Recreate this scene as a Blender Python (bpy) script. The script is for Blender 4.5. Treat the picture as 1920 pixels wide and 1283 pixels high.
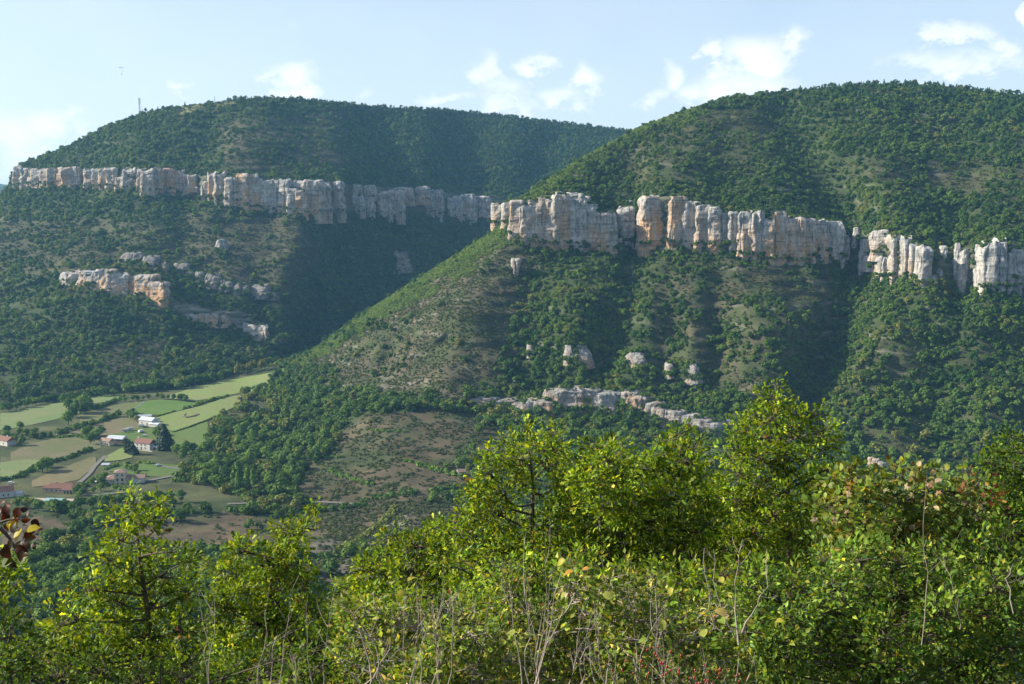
import bpy, math, random
import numpy as np
from mathutils import Vector, Matrix
R = math.radians
random.seed(7); RNG = np.random.default_rng(7)
sc = bpy.context.scene
for o in list(bpy.data.objects): bpy.data.objects.remove(o)
COL = bpy.data.collections.new('valley'); sc.collection.children.link(COL)

# ------------------------------------------------------------------ camera
W0, H0 = 1920.0, 1283.0
F = 1920 * 40 / 36.0
HORIZON = 390.0
PITCH = math.atan((H0 / 2 - HORIZON) / F)
cam_d = bpy.data.cameras.new('camera'); cam = bpy.data.objects.new('camera', cam_d); COL.objects.link(cam)
cam_d.lens = 40; cam_d.sensor_width = 36; cam_d.clip_start = 0.1; cam_d.clip_end = 60000
cam.location = (0, 0, 0); cam.rotation_euler = (math.pi / 2 - PITCH, 0, 0)
sc.camera = cam

# ------------------------------------------------------------------ light
SUN_AZ = R(-87)          # angle from the view axis (+Y), negative = left
SUN_EL = R(30)
sun_dir = Vector((math.sin(SUN_AZ) * math.cos(SUN_EL), math.cos(SUN_AZ) * math.cos(SUN_EL), math.sin(SUN_EL)))
sl = bpy.data.lights.new('sun', 'SUN'); so = bpy.data.objects.new('sun', sl); COL.objects.link(so)
sl.energy = 5.0; sl.angle = R(0.5); sl.color = (1.0, 0.90, 0.74)
so.rotation_euler = sun_dir.to_track_quat('Z', 'Y').to_euler()
sc.view_settings.view_transform = 'Standard'; sc.view_settings.look = 'None'
sc.view_settings.exposure = 1.05; sc.view_settings.gamma = 1.0; sc.view_settings.use_curve_mapping = False
sc.cycles.use_denoising = True
sc.cycles.max_bounces = 6; sc.cycles.transparent_max_bounces = 8; sc.cycles.volume_bounces = 1
sc.cycles.diffuse_bounces = 3; sc.cycles.glossy_bounces = 2; sc.cycles.transmission_bounces = 4
sc.cycles.caustics_reflective = False; sc.cycles.caustics_refractive = False

world = bpy.data.worlds.new('World'); sc.world = world; world.use_nodes = True
wt = world.node_tree; wt.nodes.clear(); wl = wt.links
def wn(t, **kw):
    n = wt.nodes.new(t)
    for k, v in kw.items(): setattr(n, k, v)
    return n
def wmath(op, a, b=None, c=None, clamp=False):
    n = wn('ShaderNodeMath', operation=op, use_clamp=clamp)
    for i, v in enumerate((a, b, c)):
        if v is None: continue
        if isinstance(v, (int, float)): n.inputs[i].default_value = v
        else: wl.new(v, n.inputs[i])
    return n.outputs[0]
sky = wn('ShaderNodeTexSky', sky_type='NISHITA', sun_disc=False)
sky.sun_elevation = SUN_EL; sky.sun_rotation = SUN_AZ % (2 * math.pi)
sky.altitude = 600; sky.air_density = 1.0; sky.dust_density = 1.6; sky.ozone_density = 1.6
tc = wn('ShaderNodeTexCoord')
sep = wn('ShaderNodeSeparateXYZ'); wl.new(tc.outputs['Generated'], sep.inputs[0])
az = wmath('ARCTAN2', sep.outputs[0], sep.outputs[1]); el = wmath('ARCSINE', sep.outputs[2])
def wnoise(scale, detail, rough=0.55, off=0):
    mp = wn('ShaderNodeMapping'); wl.new(tc.outputs['Generated'], mp.inputs[0])
    mp.inputs['Location'].default_value = (off, off, 0); mp.inputs['Scale'].default_value = (1, 1, 1.5)
    n = wn('ShaderNodeTexNoise'); n.inputs['Scale'].default_value = scale; n.inputs['Detail'].default_value = detail
    n.inputs['Roughness'].default_value = rough; wl.new(mp.outputs[0], n.inputs['Vector']); return n.outputs[0]
n1 = wnoise(30, 9, 0.62); n2 = wnoise(11, 4, 0.5, 3.1); n3 = wnoise(20, 6, 0.55, 1.7)
azd = wmath('ADD', az, wmath('MULTIPLY', wmath('SUBTRACT', n3, 0.5), 0.07))
eld = wmath('ADD', el, wmath('MULTIPLY', wmath('SUBTRACT', n1, 0.5), 0.055))
CLOUDS = [(35,275,75,50,.95),(120,250,75,34,.85),(175,225,38,15,.6),(362,184,24,15,.9),(548,158,52,30,1.0),(508,163,26,14,.8),(690,178,26,12,.45),
          (905,150,34,50,.95),(935,185,70,35,.85),(1005,128,40,24,.85),(835,190,56,14,.7),(1098,155,36,34,.95),(1060,190,56,28,.8),(990,205,40,16,.6),
          (1262,150,26,34,.75),(1235,185,30,26,.6),(1345,110,26,28,.9),(1410,125,72,46,1.0),(1470,100,30,32,.95),(1400,180,105,45,.85),(1310,185,46,30,.8),(1770,93,62,19,.85),
          (1720,132,80,22,.6),(1800,140,120,26,.65),(1852,116,34,20,.75),(1918,72,14,34,.9)]
acc = None
for cx, cy, rx, ry, s in CLOUDS:
    a0 = math.atan((cx - 960) / F); e0 = math.atan((HORIZON - cy) / F)
    dx = wmath('DIVIDE', wmath('SUBTRACT', azd, a0), rx / F); dy = wmath('DIVIDE', wmath('SUBTRACT', eld, e0), ry / F)
    r2 = wmath('ADD', wmath('MULTIPLY', dx, dx), wmath('MULTIPLY', dy, dy))
    m = wmath('MULTIPLY', wmath('SUBTRACT', 1.35, wmath('SQRT', r2), clamp=True), s)
    acc = m if acc is None else wmath('MAXIMUM', acc, m)
dens = wmath('MULTIPLY', wmath('SUBTRACT', wmath('ADD', wmath('MULTIPLY', acc, 1.1), wmath('MULTIPLY', wmath('SUBTRACT', n1, 0.5), 2.0)), 0.20), 0.95, clamp=True)
sm = wn('ShaderNodeMapRange', interpolation_type='SMOOTHSTEP'); wl.new(dens, sm.inputs[0]); cloud_f = sm.outputs[0]
# thin high veil, thicker toward the horizon and toward the sun's side
veil = wmath('ADD', 0.40, wmath('MULTIPLY', wmath('SUBTRACT', n2, 0.5), 0.30))
elc = wmath('MULTIPLY', wmath('MAXIMUM', el, 0.0), -3.2); fall = wmath('EXPONENT', elc)
veil = wmath('MULTIPLY', wmath('ADD', wmath('MULTIPLY', fall, 0.45), veil), 1.0, clamp=True)
side = wn('ShaderNodeMapRange'); wl.new(az, side.inputs[0]); side.inputs[1].default_value = -1.2; side.inputs[2].default_value = 1.2
side.inputs[3].default_value = 1.25; side.inputs[4].default_value = 0.55
veil = wmath('MULTIPLY', veil, side.outputs[0], clamp=True)
mixv = wn('ShaderNodeMix', data_type='RGBA'); wl.new(wmath('MULTIPLY', veil, 0.74), mixv.inputs[0]); wl.new(sky.outputs[0], mixv.inputs[6])
mixv.inputs[7].default_value = (5.9, 6.7, 7.8, 1)
mixc = wn('ShaderNodeMix', data_type='RGBA'); wl.new(wmath('MULTIPLY', cloud_f, 0.75), mixc.inputs[0]); wl.new(mixv.outputs[2], mixc.inputs[6])
cshade = wn('ShaderNodeMix', data_type='RGBA'); wl.new(n3, cshade.inputs[0]); cshade.inputs[6].default_value = (6.9, 7.3, 8.0, 1); cshade.inputs[7].default_value = (8.6, 8.5, 8.6, 1)
wl.new(cshade.outputs[2], mixc.inputs[7])
bg = wn('ShaderNodeBackground'); bg.inputs[1].default_value = 0.080; wl.new(mixc.outputs[2], bg.inputs[0])
wo = wn('ShaderNodeOutputWorld'); wl.new(bg.outputs[0], wo.inputs[0])

# ------------------------------------------------------------------ maths helpers
CP, SP = math.cos(PITCH), math.sin(PITCH)
def P(x, y, d):
    """world point(s) seen at photo pixel x,y standing d metres ahead"""
    x = np.asarray(x, float); y = np.asarray(y, float); d = np.asarray(d, float)
    u = (x - W0 / 2) / F; v = (H0 / 2 - y) / F
    fy = CP + v * SP; fz = -SP + v * CP
    return np.stack([u / fy * d, d + 0 * u, fz / fy * d], -1)
def pix(p):
    p = np.asarray(p, float); X, Y, Z = p[..., 0], p[..., 1], p[..., 2]
    f = Y * CP - Z * SP; u = Y * SP + Z * CP
    return W0 / 2 + F * X / f, H0 / 2 - F * u / f
def _hash(ix, iy, iz, s):
    h = (ix.astype(np.int64) * 374761393 + iy.astype(np.int64) * 668265263 + iz.astype(np.int64) * 1274126177 + s * 974711) & 0xFFFFFFFF
    h = ((h ^ (h >> 13)) * 1103515245) & 0xFFFFFFFF
    h = ((h ^ (h >> 16)) * 2246822519) & 0xFFFFFFFF
    return ((h ^ (h >> 15)) & 0xFFFFFF) / float(0xFFFFFF)
def vnoise(p, s=0):
    p = np.asarray(p, float); i = np.floor(p).astype(np.int64); f = p - i; f = f * f * f * (f * (f * 6 - 15) + 10)
    r = 0
    for a in (0, 1):
        wa = f[..., 0] if a else 1 - f[..., 0]
        for b in (0, 1):
            wb = f[..., 1] if b else 1 - f[..., 1]
            for c in (0, 1):
                wc = f[..., 2] if c else 1 - f[..., 2]
                r = r + wa * wb * wc * _hash(i[..., 0] + a, i[..., 1] + b, i[..., 2] + c, s)
    return r
def fbm(p, octv=4, s=0, gain=0.5):
    p = np.asarray(p, float); t = 0; a = 1; n = 0
    for k in range(octv):
        t = t + a * (vnoise(p * (2.03 ** k) + 17.3 * k, s + k) - 0.5); n += a; a *= gain
    return t / n * 2      # about -1..1
def gsm(a, sig, axis):
    if sig <= 0: return a
    n = int(sig * 3) + 1; k = np.exp(-0.5 * (np.arange(-n, n + 1) / sig) ** 2); k /= k.sum()
    pad = [(0, 0)] * a.ndim; pad[axis] = (n, n)
    b = np.pad(a, pad, mode='edge')
    return np.apply_along_axis(lambda v: np.convolve(v, k, 'valid'), axis, b)
def inpoly(x, y, poly):
    x = np.asarray(x, float); y = np.asarray(y, float); r = np.zeros(np.broadcast(x, y).shape, bool); n = len(poly)
    for i in range(n):
        x0, y0 = poly[i]; x1, y1 = poly[(i + 1) % n]
        if y0 == y1: continue
        c = ((y0 > y) != (y1 > y)) & (x < (x1 - x0) * (y - y0) / (y1 - y0) + x0); r ^= c
    return r
def distline(x, y, pts):
    best = np.full(np.broadcast(x, y).shape, 1e9)
    for (x0, y0), (x1, y1) in zip(pts[:-1], pts[1:]):
        dx, dy = x1 - x0, y1 - y0; L = dx * dx + dy * dy + 1e-9
        t = np.clip(((x - x0) * dx + (y - y0) * dy) / L, 0, 1)
        best = np.minimum(best, np.hypot(x - x0 - t * dx, y - y0 - t * dy))
    return best

# ------------------------------------------------------------------ object helpers
def tag(o, label=None, cat=None, group=None, kind=None):
    if label: o['label'] = label
    if cat: o['category'] = cat
    if group: o['group'] = group
    if kind: o['kind'] = kind
    return o
def mesh_np(name, V, faces, mat=None, attrs=None, smooth=False):
    """faces: array (n,3) or (n,4) or list of such arrays"""
    if not isinstance(faces, (list, tuple)): faces = [faces]
    faces = [np.asarray(f, np.int32) for f in faces if len(f)]
    me = bpy.data.meshes.new(name); V = np.asarray(V, np.float32)
    me.vertices.add(len(V)); me.vertices.foreach_set('co', V.ravel())
    loops = np.concatenate([f.ravel() for f in faces]); tot = np.concatenate([np.full(len(f), f.shape[1], np.int32) for f in faces])
    start = np.concatenate([[0], np.cumsum(tot)[:-1]]).astype(np.int32)
    me.loops.add(len(loops)); me.loops.foreach_set('vertex_index', loops)
    me.polygons.add(len(tot)); me.polygons.foreach_set('loop_start', start)
    try: me.polygons.foreach_set('loop_total', tot)
    except Exception: pass
    me.update(calc_edges=True)
    if attrs:
        for k, a in attrs.items():
            a = np.asarray(a, np.float32)
            if a.ndim == 2:
                at = me.attributes.new(k, 'FLOAT_COLOR', 'POINT')
                if a.shape[1] == 3: a = np.concatenate([a, np.ones((len(a), 1), np.float32)], 1)
                at.data.foreach_set('color', a.ravel())
            else:
                at = me.attributes.new(k, 'FLOAT', 'POINT'); at.data.foreach_set('value', a)
    me.shade_smooth() if smooth else me.shade_flat()
    if mat: me.materials.append(mat)
    return me
def link(name, me, parent=None, loc=None):
    o = bpy.data.objects.new(name, me); COL.objects.link(o)
    if parent: o.parent = parent
    if loc is not None: o.location = loc
    return o
def empty(name, loc, rz=0):
    o = bpy.data.objects.new(name, None); COL.objects.link(o); o.location = loc; o.rotation_euler = (0, 0, rz); o.empty_display_size = 0.5
    return o
class MB:
    """collects simple solids in one mesh"""
    def __init__(s): s.V = []; s.F = []
    def add(s, V, Fs):
        b = len(s.V); s.V += [tuple(v) for v in V]; s.F += [tuple(i + b for i in f) for f in Fs]; return s
    def box(s, c, size, rz=0):
        hx, hy, hz = size[0] / 2, size[1] / 2, size[2] / 2; V = []
        for z in (-hz, hz):
            for x, y in ((-hx, -hy), (hx, -hy), (hx, hy), (-hx, hy)):
                V.append((c[0] + x * math.cos(rz) - y * math.sin(rz), c[1] + x * math.sin(rz) + y * math.cos(rz), c[2] + z))
        return s.add(V, [(3, 2, 1, 0), (4, 5, 6, 7), (0, 1, 5, 4), (1, 2, 6, 5), (2, 3, 7, 6), (3, 0, 4, 7)])
    def tube(s, pts, rad, n=6):
        pts = [Vector(p) for p in pts]; rad = rad if isinstance(rad, (list, tuple)) else [rad] * len(pts)
        V = []; Fs = []
        for i, p in enumerate(pts):
            t = (pts[min(i + 1, len(pts) - 1)] - pts[max(i - 1, 0)]).normalized()
            a = t.orthogonal().normalized() if i == 0 else (pa - t * pa.dot(t)).normalized(); pa = a; b = t.cross(a)
            for k in range(n):
                g = 2 * math.pi * k / n; V.append(p + (a * math.cos(g) + b * math.sin(g)) * rad[i])
        for i in range(len(pts) - 1):
            for k in range(n): Fs.append((i * n + k, i * n + (k + 1) % n, (i + 1) * n + (k + 1) % n, (i + 1) * n + k))
        Fs.append(tuple(reversed(range(n)))); Fs.append(tuple((len(pts) - 1) * n + k for k in range(n)))
        return s.add(V, Fs)
    def ellip(s, c, r, n=8, m=6):
        V = [(c[0], c[1], c[2] - r[2])]; Fs = []
        for j in range(1, m):
            t = -math.pi / 2 + math.pi * j / m
            for k in range(n):
                g = 2 * math.pi * k / n; V.append((c[0] + r[0] * math.cos(t) * math.cos(g), c[1] + r[1] * math.cos(t) * math.sin(g), c[2] + r[2] * math.sin(t)))
        V.append((c[0], c[1], c[2] + r[2])); T = len(V) - 1
        for k in range(n):
            Fs.append((0, 1 + (k + 1) % n, 1 + k)); Fs.append((T, 1 + (m - 2) * n + k, 1 + (m - 2) * n + (k + 1) % n))
            for j in range(m - 2): a = 1 + j * n; Fs.append((a + k, a + (k + 1) % n, a + n + (k + 1) % n, a + n + k))
        return s.add(V, Fs)
    def build(s, name, mat, parent=None, smooth=False):
        me = bpy.data.meshes.new(name); me.from_pydata(s.V, [], s.F); me.update()
        if smooth: me.shade_smooth()
        me.materials.append(mat); return link(name, me, parent)

# ------------------------------------------------------------------ materials
def new_mat(name):
    m = bpy.data.materials.new(name); m.use_nodes = True; nt = m.node_tree; nt.nodes.clear()
    out = nt.nodes.new('ShaderNodeOutputMaterial'); b = nt.nodes.new('ShaderNodeBsdfPrincipled'); nt.links.new(b.outputs[0], out.inputs[0])
    b.inputs['Roughness'].default_value = 0.9; b.inputs['Specular IOR Level'].default_value = 0.2
    return m, nt, b, out
class NT:
    def __init__(s, nt): s.nt = nt
    def n(s, t, **kw):
        n = s.nt.nodes.new(t)
        for k, v in kw.items(): setattr(n, k, v)
        return n
    def L(s, a, b): s.nt.links.new(a, b)
    def math(s, op, a, b=None, clamp=False):
        n = s.n('ShaderNodeMath', operation=op, use_clamp=clamp)
        for i, v in enumerate((a, b)):
            if v is None: continue
            if isinstance(v, (int, float)): n.inputs[i].default_value = v
            else: s.L(v, n.inputs[i])
        return n.outputs[0]
    def noise(s, scale, detail=3, vec=None, stretch=None, rough=0.55):
        if vec is None: vec = s.n('ShaderNodeNewGeometry').outputs['Position']
        if stretch:
            mp = s.n('ShaderNodeMapping'); mp.inputs['Scale'].default_value = stretch; s.L(vec, mp.inputs[0]); vec = mp.outputs[0]
        n = s.n('ShaderNodeTexNoise'); n.inputs['Scale'].default_value = scale; n.inputs['Detail'].default_value = detail
        n.inputs['Roughness'].default_value = rough; s.L(vec, n.inputs['Vector']); return n.outputs[0]
    def ramp(s, v, stops):
        r = s.n('ShaderNodeValToRGB'); el = r.color_ramp.elements
        while len(el) < len(stops): el.new(0.5)
        for e, (p, c) in zip(el, stops): e.position = p; e.color = (c[0], c[1], c[2], 1) if not isinstance(c, (int, float)) else (c, c, c, 1)
        s.L(v, r.inputs[0]); return r.outputs[0]
    def mix(s, f, a, b, blend='MIX'):
        m = s.n('ShaderNodeMix', data_type='RGBA', blend_type=blend)
        for i, v in ((0, f), (6, a), (7, b)):
            if isinstance(v, (int, float)): m.inputs[i].default_value = v
            elif isinstance(v, tuple): m.inputs[i].default_value = (*v, 1)[:4]
            else: s.L(v, m.inputs[i])
        return m.outputs[2]
    def attr(s, name, kind='GEOMETRY'):
        return s.n('ShaderNodeAttribute', attribute_name=name, attribute_type=kind)
def flat_mat(name, col, rough=0.8, var=0.25, scale=1.5, metallic=0.0, spec=0.3):
    m, nt, b, out = new_mat(name); k = NT(nt)
    c = k.mix(k.noise(scale, 4), tuple(v * (1 - var) for v in col), tuple(min(1, v * (1 + var)) for v in col))
    k.L(c, b.inputs['Base Color']); b.inputs['Roughness'].default_value = rough; b.inputs['Metallic'].default_value = metallic
    b.inputs['Specular IOR Level'].default_value = spec
    return m
def ground_mat():
    m, nt, b, out = new_mat('hillside_ground'); k = NT(nt)
    col = k.attr('col').outputs['Color']; rk = k.attr('rock').outputs['Fac']; gr = k.attr('grassy').outputs['Fac']
    n1 = k.noise(0.05, 5); n2 = k.noise(0.55, 6, rough=0.75); n3 = k.noise(1.6, 3)
    v = k.ramp(n1, [(0.3, (0.62, 0.62, 0.66)), (0.7, (1.35, 1.3, 1.2))]); c = k.mix(1.0, col, v, 'MULTIPLY')
    tuft = k.ramp(n2, [(0.42, 0.0), (0.58, 1.0)])
    # dark tussocks and low scrub over the dry grass
    c = k.mix(k.math('MULTIPLY', k.math('MULTIPLY', tuft, gr), 0.5), c, (0.045, 0.062, 0.022))
    c = k.mix(k.math('MULTIPLY', k.ramp(n3, [(0.5, 0.0), (0.72, 1.0)]), 0.25), c, (0.24, 0.21, 0.16))
    strata = k.noise(0.5, 4, stretch=(0.06, 0.06, 1.0))
    rc = k.ramp(strata, [(0.3, (0.13, 0.12, 0.11)), (0.5, (0.30, 0.27, 0.23)), (0.7, (0.42, 0.39, 0.34))])
    c = k.mix(rk, c, rc); k.L(c, b.inputs['Base Color'])
    bp = k.n('ShaderNodeBump'); bp.inputs['Strength'].default_value = 0.8; bp.inputs['Distance'].default_value = 1.2
    k.L(n2, bp.inputs['Height']); k.L(bp.outputs[0], b.inputs['Normal']); b.inputs['Specular IOR Level'].default_value = 0.1
    return m
def rock_mat(name='limestone', gain=1.0):
    m, nt, b, out = new_mat(name); k = NT(nt)
    og = k.attr('orange').outputs['Fac']
    pos = k.n('ShaderNodeNewGeometry').outputs['Position']
    s1 = k.noise(0.22, 7, pos, (1, 1, 0.38), 0.7); s2 = k.noise(0.10, 4, pos, (1, 1, 0.5)); s3 = k.noise(0.9, 5, pos, (1, 1, 0.35), 0.7); s4 = k.noise(0.25, 5, pos, (0.15, 0.15, 2.2))
    c = k.ramp(s1, [(0.30, (0.09, 0.095, 0.105)), (0.44, (0.27, 0.275, 0.275)), (0.56, (0.46, 0.45, 0.42)), (0.8, (0.60, 0.575, 0.52))])
    oc = k.ramp(s3, [(0.3, (0.28, 0.14, 0.065)), (0.5, (0.50, 0.31, 0.16)), (0.7, (0.58, 0.45, 0.30))])
    f = k.math('MULTIPLY', og, k.math('MULTIPLY', k.math('ADD', k.ramp(s2, [(0.35, 0.25), (0.55, 1.0)]), 0.0), 1.15), True)
    c = k.mix(f, c, oc)
    c = k.mix(k.math('MULTIPLY', k.ramp(s3, [(0.56, 0.0), (0.70, 1.0)]), 0.5), c, (0.085, 0.085, 0.08))
    s5 = k.noise(0.5, 4, pos, (1, 1, 0.06), 0.6); c = k.mix(k.math('MULTIPLY', k.ramp(s5, [(0.54, 0.0), (0.62, 1.0)]), 0.45), c, (0.10, 0.10, 0.10)); c = k.mix(k.math('MULTIPLY', k.ramp(s4, [(0.56, 0.0), (0.62, 1.0)]), 0.45), c, (0.10, 0.09, 0.08))
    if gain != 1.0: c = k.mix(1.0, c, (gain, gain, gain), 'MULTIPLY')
    k.L(c, b.inputs['Base Color'])
    bp = k.n('ShaderNodeBump'); bp.inputs['Strength'].default_value = 1.0; bp.inputs['Distance'].default_value = 1.5
    k.L(k.math('ADD', s3, k.math('MULTIPLY', s4, 0.6)), bp.inputs['Height']); k.L(bp.outputs[0], b.inputs['Normal']); return m
def foliage_mat(name, lo, hi, kind=None, trans=0.25, rough=0.65, spec=0.15):
    """kind INSTANCER: tint attribute of each instance, OBJECT: random per object, GEOMETRY: colour painted on the leaves"""
    m, nt, b, out = new_mat(name); k = NT(nt)
    if kind == 'LEAF': c = k.attr('leafcol').outputs['Color']
    else:
        t = k.attr('tint', 'INSTANCER').outputs['Fac'] if kind == 'INSTANCER' else k.n('ShaderNodeObjectInfo').outputs['Random']
        c = k.mix(t, lo, hi); c = k.mix(k.ramp(t, [(0.93, 0.0), (0.97, 0.65)]), c, (0.15, 0.145, 0.045))
        c = k.mix(k.attr('leafv').outputs['Fac'], k.mix(1.0, c, (0.58, 0.64, 0.58), 'MULTIPLY'), k.mix(1.0, c, (1.5, 1.4, 1.15), 'MULTIPLY'))
    k.L(c, b.inputs['Base Color']); b.inputs['Roughness'].default_value = rough; b.inputs['Specular IOR Level'].default_value = spec
    if trans > 0:
        tr = k.n('ShaderNodeBsdfTranslucent'); k.L(k.mix(1.0, c, (1.5, 1.35, 0.5), 'MULTIPLY'), tr.inputs[0])
        mx = k.n('ShaderNodeMixShader'); mx.inputs[0].default_value = trans; k.L(b.outputs[0], mx.inputs[1]); k.L(tr.outputs[0], mx.inputs[2]); k.L(mx.outputs[0], out.inputs[0])
    return m
M = dict(ground=ground_mat(), rock=rock_mat(), oldrock=rock_mat('weathered_limestone', 0.55), midrock=rock_mat('dull_limestone', 0.75),  # evenly darkened copies of the limestone; the plain one came out too white
    bark=flat_mat('bark', (0.085, 0.07, 0.055), 0.9, 0.4, 20), greybark=flat_mat('pale_twig_bark', (0.30, 0.26, 0.22), 0.8, 0.3, 25),
    oak_far=foliage_mat('woodland_leaves', (0.032, 0.080, 0.015), (0.110, 0.185, 0.030), 'INSTANCER'),
    oak_near=foliage_mat('valley_tree_leaves', (0.042, 0.098, 0.018), (0.13, 0.225, 0.036), 'OBJECT'),
    pine=foliage_mat('conifer_needles', (0.018, 0.052, 0.018), (0.055, 0.11, 0.03), 'INSTANCER', 0.08),
    pine_o=foliage_mat('conifer_needles_valley', (0.016, 0.036, 0.020), (0.035, 0.06, 0.028), 'OBJECT', 0.05),
    scrub=foliage_mat('scrub_leaves', (0.045, 0.070, 0.026), (0.10, 0.125, 0.05), 'INSTANCER'),
    flank=foliage_mat('box_scrub_leaves', (0.07, 0.13, 0.022), (0.14, 0.21, 0.04), 'INSTANCER', 0.3),
    yellow=foliage_mat('yellowing_leaves', (0.13, 0.15, 0.03), (0.20, 0.19, 0.045), 'OBJECT'),
    leaf=foliage_mat('foreground_leaves', None, None, 'LEAF', 0.42, 0.45, 0.16))
# ------------------------------------------------------------------ terrain
def poly(xs, pts):
    p = np.array(pts, float); return np.interp(xs, p[:, 0], p[:, 1])
class Terrain:
    def __init__(s, xs, levels, rows, sx, sr):
        n = len(levels); Y = [poly(xs, l[0]) for l in levels]; D = [poly(xs, l[1]) for l in levels]
        ys = []; ds = []
        for k in range(n - 1):
            t = np.linspace(0, 1, rows[k], endpoint=(k == n - 2))
            for v in t: ys.append(Y[k] * (1 - v) + Y[k + 1] * v); ds.append(D[k] * (1 - v) + D[k + 1] * v)
        s.xs = xs; s.Y = np.array(ys); s.D = np.array(ds)
        s.Y = gsm(s.Y, 2.0, 1); s.D = gsm(gsm(s.D, sx, 1), sr, 0)
        s.nr, s.nc = s.Y.shape; s.X = np.broadcast_to(xs, s.Y.shape)
    def gully(s, pts, A, w):
        d = distline(s.X, s.Y, pts); s.D += A * np.exp(-(d / w) ** 2)
    def finish(s, visrows):
        s.W = P(s.X, s.Y, s.D); s.vis = visrows
        dx = np.gradient(s.W, axis=1); dr = np.gradient(s.W, axis=0); c = np.cross(dx, dr); s.area = np.linalg.norm(c, axis=-1)
        s.N = c / (s.area[..., None] + 1e-9); s.N[s.N[..., 2] < 0] *= 1
    def d(s, x, y):
        """distance of the ground seen at x,y"""
        f = (x - s.xs[0]) / (s.xs[1] - s.xs[0]); i = int(np.clip(math.floor(f), 0, s.nc - 2)); f -= i
        r = []
        for j in (i, i + 1):
            yy = s.Y[:s.vis, j][::-1]; dd = s.D[:s.vis, j][::-1]; r.append(np.interp(y, yy, dd))
        return r[0] * (1 - f) + r[1] * f
    def at(s, x, y): return Vector(P(x, y, s.d(x, y)))
    def mesh(s, name, mat, attrs):
        idx = np.arange(s.nr * s.nc).reshape(s.nr, s.nc)
        q = np.stack([idx[:-1, :-1], idx[:-1, 1:], idx[1:, 1:], idx[1:, :-1]], -1).reshape(-1, 4)
        return mesh_np(name, s.W.reshape(-1, 3), q, mat, {k: v.reshape(-1, *v.shape[2:]) for k, v in attrs.items()}, True)
RIDGE_B = [(-300,668),(300,668),(420,672),(480,668),(520,664),(575,657),(600,648),(640,618),(700,578),(760,540),(820,502),(880,465),(930,432),(950,415),(962,385),(985,368),(1040,330),(1090,298),(1150,266),(1190,243),(1240,224),(1300,203),(1350,188),(1380,183),(1440,176),(1530,166),(1600,160),(1680,156),(1760,160),(1850,171),(1920,178),(2250,200)]
RIDGE_BD = [(-300,1560),(300,1560),(420,1560),(500,1560),(575,1560),(600,1480),(700,1400),(820,1370),(930,1345),(960,1330),(1040,1370),(1100,1410),(1190,1480),(1300,1530),(1380,1560),(1650,1600),(1920,1580),(2250,1560)]
sY = lambda p, k: [(x, y + k) for x, y in p]
NL = [
 # 0 hidden lower end of our own slope
 ([(-300,1290),(2250,1290)], [(-300,385),(2250,385)]),
 # 1
 ([(-300,1110),(0,1110),(400,1090),(700,1060),(1200,1060),(2250,1080)], [(-300,545),(0,550),(400,560),(700,590),(1200,600),(2250,600)]),
 # 2 stream side / road at the foot
 ([(-300,960),(0,960),(300,955),(600,955),(900,945),(1300,960),(2250,1000)], [(-300,720),(0,730),(300,740),(600,765),(900,790),(1300,760),(2250,760)]),
 # 3 house terrace, middle of brown knoll
 ([(-300,850),(0,850),(300,850),(500,865),(700,860),(850,850),(1000,860),(1300,890),(2250,940)], [(-300,905),(0,910),(300,930),(500,905),(700,890),(850,890),(1000,890),(1300,860),(2250,860)]),
 # 4 fields, foot of B
 ([(-300,770),(0,770),(200,755),(400,745),(500,745),(600,770),(690,772),(850,775),(1000,790),(1300,840),(1600,885),(1920,905),(2250,920)],
  [(-300,1075),(0,1080),(200,1110),(400,1140),(500,1150),(600,1060),(690,985),(850,985),(1000,990),(1300,960),(1600,940),(1920,930),(2250,920)]),
 # 5 upper fields, low slope of B
 ([(-300,700),(0,705),(300,700),(450,695),(520,690),(600,700),(700,700),(850,690),(1000,700),(1300,730),(1600,760),(1920,770),(2250,780)],
  [(-300,1300),(0,1310),(300,1340),(450,1360),(520,1330),(600,1230),(700,1130),(850,1060),(1000,1055),(1300,1030),(1600,1015),(1920,1000),(2250,1000)]),
 # 6 mid slope of B
 ([(-300,684),(300,684),(450,680),(540,674),(600,662),(650,640),(700,625),(780,600),(860,580),(960,570),(1100,570),(1300,580),(1600,610),(1920,630),(2250,640)],
  [(-300,1430),(300,1440),(450,1450),(540,1440),(600,1370),(650,1260),(700,1220),(780,1170),(860,1150),(960,1150),(1100,1150),(1300,1130),(1600,1095),(1920,1080),(2250,1080)]),
 # 7 base of the main cliff
 ([(-300,674),(420,676),(575,661),(600,652),(640,625),(700,590),(760,553),(820,518),(880,483),(930,455),(965,440),(1000,452),(1060,464),(1130,470),(1190,470),(1260,466),(1330,466),(1380,470),(1420,486),(1500,494),(1560,494),(1600,502),(1660,515),(1740,530),(1800,536),(1860,540),(1920,546),(2250,560)],
  [(-300,1500),(420,1500),(575,1500),(600,1420),(700,1320),(820,1290),(930,1270),(965,1255),(1060,1245),(1190,1245),(1300,1235),(1420,1215),(1500,1205),(1600,1190),(1700,1160),(1800,1140),(1920,1120),(2250,1110)]),
 # 8 top of the main cliff
 (None, None),
 # 9
 (None, None),
 # 10 ridge
 (RIDGE_B, RIDGE_BD),
 # 11 behind
 ([(x, y + 6) for x, y in RIDGE_B], [(x, d + 260) for x, d in RIDGE_BD]),
 ([(x, y + 90) for x, y in RIDGE_B], [(x, d + 620) for x, d in RIDGE_BD]),
]
rb = np.array(RIDGE_B, float); rbd = np.array(RIDGE_BD, float)
xs9 = np.arange(-300, 2251, 10.)
ridy = np.interp(xs9, rb[:, 0], rb[:, 1]); ridd = np.interp(xs9, rbd[:, 0], rbd[:, 1])
b7 = poly(xs9, NL[7][0]); d7 = poly(xs9, NL[7][1])
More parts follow.
